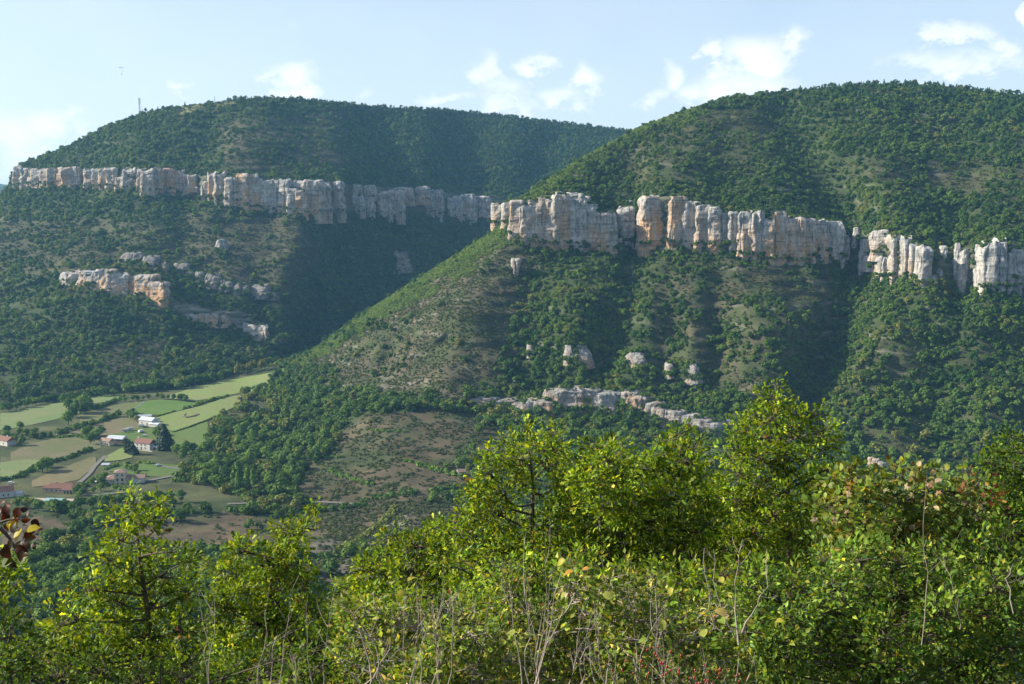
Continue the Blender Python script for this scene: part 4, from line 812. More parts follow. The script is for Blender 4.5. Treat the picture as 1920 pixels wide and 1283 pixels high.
def gable(name_mat, c, s, rise, over=0.5, th=0.22, parent=None, hip=False):
    lx, ly = s[0] / 2 + over, s[1] / 2 + over; z = c[2]; e = max(0.1, lx - ly) if hip else lx
    V = [(c[0] - lx, c[1] - ly, z), (c[0] + lx, c[1] - ly, z), (c[0] + lx, c[1] + ly, z), (c[0] - lx, c[1] + ly, z), (c[0] - e, c[1], z + rise), (c[0] + e, c[1], z + rise)]
    V2 = [(a, b, q - th) for a, b, q in V]; Fs = [(0, 1, 5, 4), (2, 3, 4, 5), (7, 6, 10, 11), (9, 8, 11, 10), (0, 6, 7, 1), (1, 7, 8, 2), (2, 8, 9, 3), (3, 9, 6, 0)]
    Fs += [(1, 2, 5), (3, 0, 4)] if True else []
    m = MB().add(V + V2, Fs); r = m.build('roof', name_mat, parent)
    # rows of tiles as raised battens
    for sgn in (-1, 1):
        n = max(4, int(s[1] / 1.1))
        for i in range(1, n):
            t = i / n; y = sgn * ly * (1 - t); zz = z + rise * t; hx = lx - (lx - e) * t; b = MB().box((c[0], c[1] + y, zz + 0.07), (hx * 2, 0.16, 0.1)); b.build('tile_course', name_mat, r)
    return r
def windows(root, spec, zbase, face_y, h=1.3, w=1.0, sgn=-1, axis='y', kind='window'):
    for u in spec:
        c = (u, face_y + sgn * 0.05, zbase) if axis == 'y' else (face_y + sgn * 0.05, u, zbase); sf = (w + 0.3, 0.12, h + 0.3) if axis == 'y' else (0.12, w + 0.3, h + 0.3); sp = (w, 0.2, h) if axis == 'y' else (0.2, w, h)
        f = MB().box(c, sf).build(kind, HM['frame'], root); MB().box(c, sp).build('pane', HM['dark'], f)
def house(label, x, y, s, yaw, wall, roof, rise, hip=False, wins=(), gwins=(), door=None, chim=(), extra=None, name='house', cat='house'):
    p = TN.at(x, y); root = empty(name, p, yaw); tag(root, label, cat, 'houses on the valley floor' if cat == 'house' else None)
    b = wall_box((0, 0, -1.5), (s[0], s[1], s[2] + 1.5))
    if not hip: b.add([(-s[0] / 2, -s[1] / 2, s[2]), (-s[0] / 2, s[1] / 2, s[2]), (-s[0] / 2, 0, s[2] + rise * 0.92), (-s[0] / 2 + 0.3, -s[1] / 2, s[2]), (-s[0] / 2 + 0.3, s[1] / 2, s[2]), (-s[0] / 2 + 0.3, 0, s[2] + rise * 0.92)], [(0, 2, 1), (3, 4, 5), (0, 3, 5, 2), (1, 2, 5, 4)]); b.add([(s[0] / 2, -s[1] / 2, s[2]), (s[0] / 2, s[1] / 2, s[2]), (s[0] / 2, 0, s[2] + rise * 0.92), (s[0] / 2 - 0.3, -s[1] / 2, s[2]), (s[0] / 2 - 0.3, s[1] / 2, s[2]), (s[0] / 2 - 0.3, 0, s[2] + rise * 0.92)], [(0, 1, 2), (3, 5, 4), (0, 2, 5, 3), (1, 4, 5, 2)])
    b.build('wall', HM[wall], root); rf = gable(HM[roof], (0, 0, s[2] + 0.1), s, rise, parent=root, hip=hip)
    for zz, us in wins: windows(root, us, zz, -s[1] / 2)
    for zz, us in gwins: windows(root, us, zz, -s[0] / 2, axis='x')
    if door is not None: windows(root, [door], 1.1, -s[1] / 2, 2.2, 1.1, kind='door')
    for cx, cy in chim: MB().box((cx, cy, s[2] + rise * 0.6), (0.8, 0.8, rise * 1.6)).build('chimney', HM[wall], rf)
    if extra: extra(root, s)
    return root
def ex_farm(root, s):
    MB().box((s[0] / 2 + 3.2, 0.5, 1.2), (6.4, 6, 3.6)).build('side_wing', HM['white'], root); MB().add([(s[0] / 2 - 0.2, -3, 3.2), (s[0] / 2 + 7, -3, 2.9), (s[0] / 2 + 7, 4, 3.6), (s[0] / 2 - 0.2, 4, 4.6), (s[0] / 2 - 0.2, -3, 3.0), (s[0] / 2 + 7, -3, 2.7), (s[0] / 2 + 7, 4, 3.4), (s[0] / 2 - 0.2, 4, 4.4)], [(0, 1, 2, 3), (7, 6, 5, 4), (0, 4, 5, 1), (1, 5, 6, 2), (2, 6, 7, 3), (3, 7, 4, 0)]).build('side_roof', HM['metal'], root)
    windows(root, [s[0] / 2 + 3.4], 1.2, -2.5, 2.0, 3.0, kind='garage_door'); MB().box((2, -7.5, -0.2), (22, 0.5, 1.0)).build('terrace_wall', HM['white'], root)
house('white farmhouse with a long red roof, beside the tall dark cedar', 273, 841, (16, 8.5, 5.4), R(-22), 'white', 'red', 3.0, wins=[(3.8, (-5, -1, 3)), (1.4, (-5, 3))], gwins=[(3.9, (0,)), (1.5, (-2, 2))], door=-1, chim=((-7, 0),), extra=ex_farm)
def ex_villa(root, s):
    t = MB().box((2.5, -1.5, 3.6), (8, 7, 10)).build('tower', HM['cream'], root); r = gable(HM['pinkroof'], (2.5, -1.5, 8.7), (8, 7), 1.8, parent=root, hip=True)
    windows(root, (0.8, 4.2), 6.6, -5.0, 1.4, 1.1); windows(root, (0.8, 4.2), 3.2, -5.0, 2.2, 1.3, kind='balcony_door'); windows(root, (0.8, 4.4), 0.2, -5.0, 1.6, 1.6)
    w = MB().box((13, 1, 1.3), (13, 8, 4.6)).build('garage_wing', HM['white'], root); gable(HM['pinkroof'], (13, 1, 3.7), (13, 8), 1.8, parent=root)
    MB().box((-14, -1, 0.6), (9, 7, 3.0)).build('terrace', HM['white'], root)
    for i in range(8): MB().box((-18 + i * 1.2, -4.4, 2.55), (0.14, 0.14, 0.9)).build('railing_post', HM['frame'], root)
    MB().box((-13.8, -4.4, 3.06), (9, 0.16, 0.12)).build('railing', HM['frame'], root); MB().box((-7, -6.2, 0.4), (7, 0.3, 1.4)).build('garden_wall', HM['white'], root)
house('villa with a square tower and a white terrace', 221, 905, (17, 9, 3.6), R(8), 'cream', 'pinkroof', 2.4, True, wins=[(1.8, (-6.5, -4, -2))], door=None, extra=ex_villa)
def ex_low(root, s):
    MB().box((8.0, -5, 1.2), (9, 7, 4.2)).build('front_wing', HM['pink'], root); gable(HM['red'], (8.0, -5, 3.4), (9, 7.5), 1.9, parent=root, hip=True); windows(root, (5.6, 8, 10.4), 1.3, -8.5, 2.2, 1.3, kind='porch_opening')
    MB().box((2, -9.5, -0.9), (26, 8, 1.6)).build('terrace', HM['paving'], root)
house('long low house with a spreading red hipped roof above the pool', 117, 921, (24, 10, 3.4), R(-4), 'pink', 'red', 2.6, True, wins=[(1.7, (-9, -5.5, -2, 1))], extra=ex_low, chim=((-4, 0),))
house('red roofed house cut off by the left edge beside a blue shed', 6, 931, (13, 9, 4.5), R(28), 'white', 'red', 3.0, wins=[(2, (0, 3))], gwins=[(2, (0,))])
house('white house with a red roof among trees at the left edge', 12, 834, (14, 8.5, 4.4), R(-30), 'white', 'red', 2.8, wins=[(2, (-3, 2))], gwins=[(2, (-2, 1))], chim=((2, 0),))
house('small yellow walled house left of the long shed', 201, 834, (10, 7, 3.8), R(-20), 'cream', 'pinkroof', 2.0, wins=[(1.8, (-3, 1))], door=3)
house('long shed with a pale metal roof and purple brown sides', 220, 829, (15, 8, 3.6), R(-14), 'purple', 'metal', 2.2, wins=[(1.8, (-4, 2))], name='farm_shed', cat='shed')
house('white walled house hidden in the trees beyond the meadows', 329, 711, (14, 9, 4.5), R(-25), 'white', 'pinkroof', 2.4, wins=[(2.3, (-4, 0, 4))], gwins=[(2, (0,))])
house('big farm barn with a pale roof in the middle of the yard', 279, 796, (15, 9, 4.6), R(-24), 'white', 'metal', 2.4, wins=[(2.0, (-4,))], door=2, name='barn', cat='barn')
house('white flat sided shed at the top of the farmyard', 272, 787, (12, 7, 3.8), R(10), 'white', 'metal', 0.9, door=-3, name='farm_shed', cat='shed')
house('low white lean to shed right of the barn', 291, 800, (10, 5, 2.6), R(-24), 'white', 'metal', 1.0, name='farm_shed', cat='shed')
house('tiny stone cabin in the scrub at the right of the knoll', 865, 891, (5.5, 4.5, 3.0), R(15), 'stone', 'pinkroof', 1.6, name='stone_cabin', cat='cabin', door=0.5)
house('little white roofed hut above the villa', 199, 876, (5.5, 4, 2.3), R(0), 'cream', 'metal', 0.8, name='garden_hut', cat='hut', door=0)
house('pale blue roofed garden shed beside the left edge house', 31, 930, (8, 4, 2.4), R(5), 'white', 'metal', 0.9, name='garden_shed', cat='shed')
def pool():
    p = TN.at(104, 940); root = empty('covered_pool', p, R(-5)); tag(root, 'arched pale blue pool cover on the stone terrace', 'pool cover')
    n = 12; V = []; L = 13
    for i in range(n + 1):
        a = math.pi * i / n
        for xx in (-L / 2, L / 2): V.append((xx, -3.2 * math.cos(a), 1.9 * math.sin(a) + 0.2))
    Fs = [(2 * i, 2 * i + 1, 2 * i + 3, 2 * i + 2) for i in range(n)] + [tuple(2 * i for i in range(n + 1))[::-1], tuple(2 * i + 1 for i in range(n + 1))]
    MB().add(V, Fs).build('cover', HM['pool'], root)
    for k in range(5):
        b = MB(); pts = [(-L / 2 + k * L / 4, -3.25 * math.cos(math.pi * i / 8), 1.95 * math.sin(math.pi * i / 8) + 0.2) for i in range(9)]; b.tube(pts, 0.09, 4); b.build('arch_rib', HM['frame'], root)
    p = TN.at(84, 938); root = empty('stone_terrace', p, R(-5)); tag(root, 'pale dry stone retaining wall and terrace round the pool', 'terrace'); MB().box((2, 0, -0.4), (38, 9, 1.2)).build('paving', HM['stone'], root)
    g = random.Random(3)
    for i in range(38):
        for j in range(2): MB().box((-17 + i + g.uniform(-.1, .1), -4.8 + g.uniform(-.08, .08), -1.3 + j * 0.9), (0.92, 0.7, 0.84)).build('stone', HM['stone'], root)
pool()
CAR = {}
def car(label, x, y, yaw, mat, van=False):
    p = TN.at(x, y); root = empty('parked_van' if van else 'parked_car', (p.x, p.y, p.z + 0.55), yaw); tag(root, label, 'van' if van else 'car', 'vehicles parked round the farm')
    L, Wd, H = (5.2, 2.0, 2.3) if van else (4.3, 1.75, 1.45)
    prof = [(-L/2,.35),(-L/2,.95),(-L/2+.15,1.0),(-L*.38,H*.97),(L*.42 if van else L*.12,H),(L*.46 if van else L*.28,H*.68 if van else .95),(L/2-.1,.85),(L/2,.35)]
    V = [(a, s * Wd / 2 * (0.86 if z > 1.1 else 1), z) for s in (-1, 1) for a, z in prof]; n = len(prof)
    MB().add(V, [tuple(range(n)), tuple(reversed(range(n, 2 * n)))] + [(i, n + i, n + (i + 1) % n, (i + 1) % n) for i in range(n)]).build('body', mat, root)
    MB().box((-L * .08, 0, H * .76), (L * .52, Wd * .90, H * .24)).build('window_band', HM['dark'], root)
    for sx in (-1, 1):
        for sy in (-1, 1): MB().tube([(sx * L * .3, sy * Wd * .42, .33), (sx * L * .3, sy * Wd * .52, .33)], .33, 10).build('wheel', HM['tyre'], root)
for a in [('pale blue car on the drive below the white farmhouse', 298, 875, R(20), 'carb', False), ('white van left of the barn in the farmyard', 265, 801, R(15), 'carw', True), ('dark car next to the white van in the farmyard', 272, 803, R(10), 'card', False), ('white car at the right end of the farmyard', 299, 792, R(30), 'carw', False), ('white van on the paddock below the barn', 264, 812, R(60), 'carw', True),
    ('small white car behind the farmhouse roof', 272, 819, R(5), 'carw', False), ('white car beside the track at the left edge', 21, 908, R(15), 'carw', False), ('white car alone on the left part of the paddock', 195, 811, R(10), 'carw', False), ('pale car on the terrace of the villa drive', 338, 893, R(20), 'carb', False)]: car(a[0], a[1], a[2], a[3], HM[a[4]], a[5])
def trailer(label, x, y, yaw):
    p = TN.at(x, y); root = empty('farm_trailer', (p.x, p.y, p.z + 0.5), yaw); tag(root, label, 'trailer', 'vehicles parked round the farm'); MB().box((0, 0, 1.7), (5.5, 2.3, 2.0)).build('body', HM['steel'], root); MB().tube([(2.7, 0, 0.8), (4.3, 0, 0.7)], 0.08).build('drawbar', HM['steel'], root)
    for sy in (-1, 1): MB().tube([(-.6, sy * 1.1, .5), (-.6, sy * 1.3, .5)], .5, 10).build('wheel', HM['tyre'], root)
trailer('grey farm trailer alone in the paddock, left one', 236, 811, R(15)); trailer('grey farm trailer behind the first on the paddock', 244, 808, R(25))

# masts, paraglider
def mast(label, x, y, hpx, T, wd, panels=True):
    p = T.at(x, y); h = hpx * p.y / F; root = empty('radio_mast', (p.x, p.y, p.z - 1)); tag(root, label, 'mast', None); L = [(wd * math.cos(a), wd * math.sin(a)) for a in (0.5, 2.6, 4.7)]; h += 1
    for cx, cy in L: MB().tube([(cx, cy, 0), (cx * .6, cy * .6, h)], 0.28 if panels else 0.2, 4).build('leg', HM['steel'], root)
    b = MB(); n = max(4, int(h / 3.2))
    for i in range(n):
        z0, z1 = h * i / n, h * (i + 1) / n
        for q in range(3):
            s0, s1 = 1 - .4 * i / n, 1 - .4 * (i + 1) / n; a, c = L[q], L[(q + 1) % 3]; b.tube([(a[0] * s0, a[1] * s0, z0), (c[0] * s1, c[1] * s1, z1)], 0.14, 4)
    b.build('lattice', HM['steel'], root)
    if panels:
        for zz in (h - 1.5, h - 5, h - 9):
            for q in range(3): a = 2.1 * q; MB().box((1.9 * math.cos(a), 1.9 * math.sin(a), zz), (0.7, 0.7, 2.4), a).build('antenna_panel', HM['frame'], root)
    MB().tube([(0, 0, h), (0, 0, h + 3)], 0.1, 4).build('tip', HM['steel'], root)
mast('tall lattice radio mast on the left shoulder of the far hill', 262, 216, 31, TA, 1.5); mast('thin mast on the skyline behind the hilltop pines', 403, 197, 15, TA, 0.5, False)
def glider():
    c = P(228, 127, 1150); root = empty('paraglider', c); tag(root, 'tiny paraglider in the sky above the mast', 'paraglider'); V = []; n = 14
    for i in range(n + 1):
        a = math.pi * (0.16 + 0.68 * i / n); ch = 1.4 * math.sin(math.pi * i / n) ** 0.5 + 0.3
        for yy, zz in ((-ch, 0), (0, 0.28), (ch, 0), (0, -0.05)): V.append((-2.9 * math.cos(a), yy * .7, 1.3 * math.sin(a) - 1 + zz))
    Fs = [(i * 4 + j, i * 4 + (j + 1) % 4, (i + 1) * 4 + (j + 1) % 4, (i + 1) * 4 + j) for i in range(n) for j in range(4)]; MB().add(V, Fs).build('wing', HM['metal'], root)
    b = MB()
    for sx in (-2.2, -1.0, 1.0, 2.2): b.tube([(sx, 0, 0.2), (0, 0, -6)], 0.02, 3)
    b.build('lines', HM['steel'], root); b = MB().ellip((0, 0, -6.4), (0.35, 0.5, 0.7)); b.ellip((0, 0, -5.6), (0.16, 0.16, 0.18), 6, 4); b.build('pilot', HM['card'], root)
glider()

# ------------------------------------------------------------------ single trees of the valley
VT = [crown_mesh('valley_oak_crown', M['oak_near'], g1, 620, oak_lobes(g1, 9, 0.36), 0.042) for _ in range(7)]
VY = [crown_mesh('yellow_crown', M['yellow'], g1, 560, oak_lobes(g1, 8, 0.30), 0.042) for _ in range(3)]
def poplar_lobes(g): return [(g.uniform(-.03, .03), g.uniform(-.03, .03), z, r, 1.2) for z, r in ((.25, .12), (.4, .15), (.55, .145), (.7, .12), (.85, .085), (.95, .05))]
VP = [crown_mesh('poplar_crown', M['oak_near'], g1, 420, poplar_lobes(g1), 0.036) for _ in range(2)]
VC = [crown_mesh('cypress_crown', M['pine_o'], g1, 420, [(0, 0, z, r, 1.3) for z, r in ((.12, .07), (.3, .085), (.5, .085), (.7, .07), (.87, .045))], 0.026) for _ in range(2)]
VD = [cone_mesh('cedar_crown', M['pine_o'], g1, 620, 0.36, 9, 0.045, 0.08)]
tk = MB().tube([(0, 0, -0.12), (0.01, 0, 0.2), (0, 0.01, 0.55)], [0.035, 0.025, 0.012], 5)
for a in range(4): tk.tube([(0, 0, 0.25 + a * .06), (0.16 * math.cos(a * 1.7), 0.16 * math.sin(a * 1.7), 0.5 + a * .05)], [0.014, 0.005], 4)
TRUNK = bpy.data.meshes.new('trunk_shape'); TRUNK.from_pydata(tk.V, [], tk.F); TRUNK.materials.append(M['bark'])
ORD = ['leftmost', 'second from left', 'third from left', 'fourth from left', 'fifth from left', 'sixth from left', 'seventh from left', 'eighth from left', 'ninth from left', 'tenth from left', 'eleventh from left', 'twelfth from left', 'thirteenth from left', 'fourteenth from left', 'fifteenth from left', 'sixteenth from left']
def tree(name, cat, group, label, x, y, h, wd, mesh, g, T=TN):
    p = T.at(x, y); root = empty(name, (p.x, p.y, p.z - 0.3), g.uniform(0, 6.28)); root.scale = (wd, wd, h); tag(root, label, cat, group)
    link('crown', mesh, root); link('trunk', TRUNK, root); return root
gt = np.random.default_rng(5)
def cluster(phrase, area, n, hr, meshes=VT, name='broadleaf_tree', cat='tree', adj='round green tree', ratio=(0.85, 1.15), group='broadleaf trees in the valley', T=TN):
    """area: polygon, or ('line', pts)"""
    pts = []
    if area[0] == 'line':
        L = np.array(area[1], float)
        for i in range(n):
            t = (i + 0.5) / n * (len(L) - 1); k = min(int(t), len(L) - 2); q = L[k] * (1 - t + k) + L[k + 1] * (t - k); pts.append((q[0] + gt.normal(0, 1.5), q[1] + gt.normal(0, 0.8)))
    else:
        A = np.array(area, float); lo, hi = A.min(0), A.max(0); tries = 0
        while len(pts) < n and tries < 6000:
            tries += 1; q = lo + gt.random(2) * (hi - lo)
            if not inpoly(q[0], q[1], area): continue
            if all((q[0] - a) ** 2 + ((q[1] - b) * 1.9) ** 2 > (2 * math.sqrt((hi[0] - lo[0]) * (hi[1] - lo[1]) / n) * 0.36) ** 2 for a, b in pts): pts.append(tuple(q))
    pts.sort()
    for i, (x, y) in enumerate(pts):
        h = gt.uniform(*hr); r = gt.uniform(*ratio); tree(name, cat, group, ('%s, %s %s' % (adj, ORD[i], phrase)) if n > 1 else '%s %s' % (adj, phrase), x, y, h, h * r, meshes[gt.integers(len(meshes))], gt, T)
cluster('of the wood edge above the long pale meadow', ('line', [(2,775),(60,761),(112,752)]), 11, (8, 11)); cluster('along the wood behind the small pale meadow', ('line', [(120,752),(165,744),(222,742)]), 9, (8, 12))
cluster('in the grove ending the long pale meadow', [(108,770),(125,752),(165,757),(168,782),(125,800)], 10, (11, 15)); cluster('above the bright green meadow', ('line', [(228,755),(262,750),(300,748),(332,750),(352,752)]), 12, (5, 7.5))
cluster('of the dark row behind the hidden white house', ('line', [(232,738),(260,736),(300,732),(340,728),(380,720),(418,712)]), 14, (11, 15)); cluster('of the wood edge above the sloping meadow', ('line', [(330,732),(370,720),(410,710),(440,703),(472,694)]), 12, (9, 12))
cluster('beside the hidden white house', [(282,715),(300,700),(322,705),(330,722),(290,730)], 6, (13, 17), VY, 'yellowing_tree', 'tree', 'yellow green tree', (0.7, 0.9), 'yellowing trees in the valley'); cluster('of the pale golden group by the side valley', ('line', [(438,706),(455,702),(470,699),(486,697),(500,694)]), 7, (12, 16), VY, 'yellowing_tree', 'tree', 'golden green tree', (0.55, 0.75), 'yellowing trees in the valley')
cluster('in the hedge between the large meadows', [(448,742),(456,738),(466,742),(462,750),(450,750)], 3, (9, 12)); cluster('above the round brown pasture', [(222,782),(240,776),(258,776),(262,784),(235,788)], 5, (6, 8)); cluster('in the hedgerow beside the farm track', ('line', [(22,826),(50,822),(80,824),(110,816),(140,808),(170,800),(205,788)]), 11, (4.5, 7))
cluster('left of the red roofed sheds', [(155,824),(165,815),(182,818),(192,832),(165,835)], 5, (9, 13), adj='dark round tree'); cluster('in the small wood above the left edge house', [(0,815),(40,800),(70,815),(60,838),(30,842)], 8, (7, 9)); cluster('in the dry pasture', [(70,885),(82,872),(98,876),(98,890),(75,893)], 3, (9, 12), adj='dark tree')
cluster('beside the lane under the villa', [(175,905),(200,895),(205,915),(190,928),(170,925)], 7, (5, 8)); cluster('between the white farmhouse and the yard', [(285,815),(298,812),(300,826),(288,830)], 3, (6, 9)); cluster('right of the white farmhouse', [(330,850),(385,845),(400,880),(345,868)], 11, (7, 11), adj='dark green tree'); cluster('near the long low house', [(140,925),(160,920),(165,932),(145,938)], 4, (5, 8))
cluster('behind the farmyard barn', [(258,785),(266,790),(262,800),(256,796)], 2, (5, 7)); cluster('in the garden of the villa', [(228,880),(262,878),(262,896),(240,888)], 5, (4.5, 7)); cluster('at the bend of the villa drive', [(340,885),(352,880),(356,894),(342,896)], 2, (8, 10), adj='light green tree')
cluster('of the wood at the right of the drives', [(375,880),(440,870),(470,900),(440,930),(380,925)], 15, (9, 14)); cluster('of the wood below the cypress row', [(400,830),(460,800),(520,830),(500,870),(420,870)], 15, (9, 13)); cluster('of the wood left of the brown knoll', [(500,880),(560,850),(600,860),(560,920),(500,930)], 14, (8, 12)); cluster('of the grove at the top left of the knoll', [(560,830),(610,790),(650,780),(630,820),(580,850)], 13, (8, 12))
cluster('in the wood under the spur', [(520,760),(600,740),(680,760),(640,785),(540,800)], 15, (8, 12)); cluster('at the tip of the spur above the meadows', [(520,735),(560,712),(620,725),(580,748),(520,752)], 12, (6, 9)); cluster('of the row along the top of the knoll', ('line', [(700,768),(740,766),(790,768),(840,772),(880,775)]), 12, (7, 10)); cluster('right of the knoll', [(890,790),(960,780),(1000,800),(960,830),(900,820)], 12, (7, 10))
cluster('below the houses by the lane', ('line', [(20,952),(80,958),(150,955),(220,950),(290,945),(350,940)]), 14, (7, 10)); cluster('in the shadowed wood under the houses', [(140,985),(240,960),(330,955),(340,985),(200,1000)], 14, (7, 10)); cluster('of the wood on the lower left slope', [(60,1075),(120,1030),(200,1015),(230,1040),(160,1075),(80,1105)], 15, (8, 11)); cluster('at the bottom of the lower left wood', [(0,1110),(60,1095),(140,1090),(160,1130),(20,1150)], 13, (8, 12)); cluster('seen between the near left oaks', [(330,1060),(400,1040),(440,1080),(420,1120),(340,1110)], 10, (7, 10))
cluster('above the wood beside the villa', [(430,905),(445,900),(480,905),(478,925),(440,925)], 6, (15, 19), VP, 'poplar_tree', 'poplar', 'pale upright poplar', (0.8, 1.0), 'poplars near the villa'); cluster('in the grove ending the long pale meadow', ('line', [(140,783),(152,778),(164,774)]), 3, (12, 16), VP, 'poplar_tree', 'poplar', 'slim poplar', (0.8, 1.0), 'poplars near the villa')
cluster('of the row under the spur', ('line', [(461,787),(475,786),(490,785),(505,785),(525,786)]), 11, (10, 15), VC, 'cypress_tree', 'cypress', 'narrow dark cypress', (1.0, 1.2), 'cypresses in a row under the spur'); cluster('beside the garden of the white farmhouse', ('line', [(233,851),(242,850)]), 2, (13, 15), VC, 'cypress_tree', 'cypress', 'thick dark cypress', (1.6, 2.2), 'cypresses in the farmhouse garden')
tree('cedar_tree', 'cedar', None, 'tall dark spreading cedar between the farmhouse and the yard', 309, 842, 21, 24, VD[0], gt); tree('cedar_tree', 'cedar', None, 'smaller dark conifer directly in front of the farmhouse gable', 251, 852, 9, 12, VD[0], gt)
cluster('beside the mast on the far hill', ('line', [(242,222),(262,215),(272,212),(290,209),(305,206),(362,197)]), 8, (7, 11), [bpy.data.objects['pine_shape_01'].data, bpy.data.objects['oak_shape_01'].data], 'skyline_tree', 'tree', 'small dark skyline tree', (0.7, 1.0), 'trees on the skyline by the mast', TA)
# ------------------------------------------------------------------ bushes and small trees right in front of the viewpoint
SLOPE = [(0, -1.75), (3, -2.3), (6, -4.0), (10, -6.4), (20, -12.5), (40, -24)]
def slope_z(d): return float(np.interp(d, [a for a, _ in SLOPE], [b for _, b in SLOPE]))
def leaf_tpl(st, fold=0.25, curl=0.12):
    """stations (along, half width) -> folded leaf blade, length 1 along +x, up +z"""
    V = []; Fq = []; Ft = []
    for u, w in st: z = -curl * u * u; V += [(u, -w, z + fold * w), (u, 0, z), (u, w, z + fold * w)]
    for i in range(len(st) - 1):
        a = i * 3; b = a + 3; Fq += [(a, b, b + 1, a + 1), (a + 1, b + 1, b + 2, a + 2)]
    return np.array(V, float), np.array(Fq)
TP = dict(oak=leaf_tpl([(0, .01), (.3, .18), (.46, .11), (.72, .27), (1, .05)], .3, .18), oval=leaf_tpl([(0, .01), (.42, .27), (1, .02)], .35, .25), round=leaf_tpl([(0, .02), (.3, .36), (.68, .34), (1, .01)], .22, .2), big=leaf_tpl([(0, .02), (.15, .27), (.4, .38), (.62, .33), (.82, .2), (1, .01)], .35, .35), narrow=leaf_tpl([(0, .01), (.35, .15), (.7, .12), (1, .01)], .4, .25))
def leaves(name, pos, dirs, nrm, size, col, tpl, mat=None, parent=None, g=None, kind=None, label=None):
    tv, tf = TP[tpl]; n = len(pos); d = dirs / (np.linalg.norm(dirs, axis=1)[:, None] + 1e-9)
    s = np.cross(nrm, d); s /= np.linalg.norm(s, axis=1)[:, None] + 1e-9; u = np.cross(d, s)
    wv = g.uniform(0.8, 1.25, n)[:, None, None]
    V = pos[:, None, :] + size[:, None, None] * (tv[None, :, 0:1] * d[:, None] + tv[None, :, 1:2] * wv * s[:, None] + tv[None, :, 2:3] * u[:, None])
    Fq = (tf[None] + (np.arange(n) * len(tv))[:, None, None]).reshape(-1, 4)
    o = link(name, mesh_np(name, V.reshape(-1, 3), Fq, mat or M['leaf'], dict(leafcol=np.repeat(col, len(tv), axis=0)), True), parent)
    if kind: o['kind'] = kind
    if label: o['label'] = label
    return o
PAL = dict(
    oak=[((0.062, 0.105, 0.007), 6), ((0.10, 0.14, 0.009), 5), ((0.16, 0.185, 0.012), 2.5), ((0.035, 0.07, 0.012), 3), ((0.20, 0.17, 0.03), .25), ((0.16, 0.08, 0.03), .12)],
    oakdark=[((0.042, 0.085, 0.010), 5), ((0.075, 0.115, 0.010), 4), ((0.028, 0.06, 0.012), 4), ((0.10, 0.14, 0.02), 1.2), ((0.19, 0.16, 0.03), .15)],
    shrub=[((0.062, 0.115, 0.015), 5), ((0.10, 0.155, 0.022), 4), ((0.15, 0.19, 0.03), 2.5), ((0.04, 0.085, 0.02), 3), ((0.22, 0.20, 0.03), .5)],
    mixed=[((0.07, 0.12, 0.014), 5), ((0.115, 0.16, 0.022), 4), ((0.19, 0.195, 0.05), 2.6), ((0.05, 0.08, 0.025), 3), ((0.30, 0.25, 0.04), .5), ((0.25, 0.20, 0.12), .5), ((0.20, 0.08, 0.03), .15)],
    maple=[((0.085, 0.115, 0.025), 4), ((0.06, 0.10, 0.02), 4), ((0.13, 0.13, 0.03), 2), ((0.13, 0.08, 0.025), .4), ((0.26, 0.20, 0.12), .2), ((0.10, 0.07, 0.022), .5)],
    red=[((0.07, 0.028, 0.012), 2), ((0.10, 0.04, 0.014), 1.2), ((0.06, 0.10, 0.015), 9), ((0.18, 0.12, 0.03), .8)])
LEAFGAIN = 1.85
def pal(kind, n, g):
    c = np.array([a for a, _ in PAL[kind]]); w = np.array([b for _, b in PAL[kind]], float); i = g.choice(len(c), n, p=w / w.sum()); return c[i] * g.uniform(0.8, 1.25, n)[:, None]
def ell_pts(c, r, n, g, lo=0.35):
    u = rand_unit(n, g); return c + u * r * (g.uniform(lo ** 2, 1, n) ** 0.5)[:, None]
class Tubes:
    def __init__(s): s.V = []; s.F = []; s.n = 0
    def add(s, P_, r, k=4):
        P_ = np.asarray(P_, float); m = len(P_); t = np.gradient(P_, axis=0); t /= np.linalg.norm(t, axis=1)[:, None] + 1e-9; a = np.cross(t, (0.3, 0.2, 0.93)); a /= np.linalg.norm(a, axis=1)[:, None] + 1e-9; b = np.cross(t, a)
        g = np.arange(k) * 2 * math.pi / k; V = P_[:, None] + (a[:, None] * np.cos(g)[None, :, None] + b[:, None] * np.sin(g)[None, :, None]) * np.asarray(r)[:, None, None]
        i = np.arange(m * k).reshape(m, k); j = np.roll(i, -1, 1); s.F.append(np.stack([i[:-1], j[:-1], j[1:], i[1:]], -1).reshape(-1, 4) + s.n); s.V.append(V.reshape(-1, 3)); s.n += m * k
    def build(s, name, mat, parent): return link(name, mesh_np(name, np.concatenate(s.V), np.concatenate(s.F), mat, None, True), parent)
def bez(a, b, bend, n=6):
    t = np.linspace(0, 1, n)[:, None]; mid = (np.asarray(a) + b) / 2 + bend; return (1 - t) ** 2 * a + 2 * t * (1 - t) * mid + t * t * np.asarray(b)
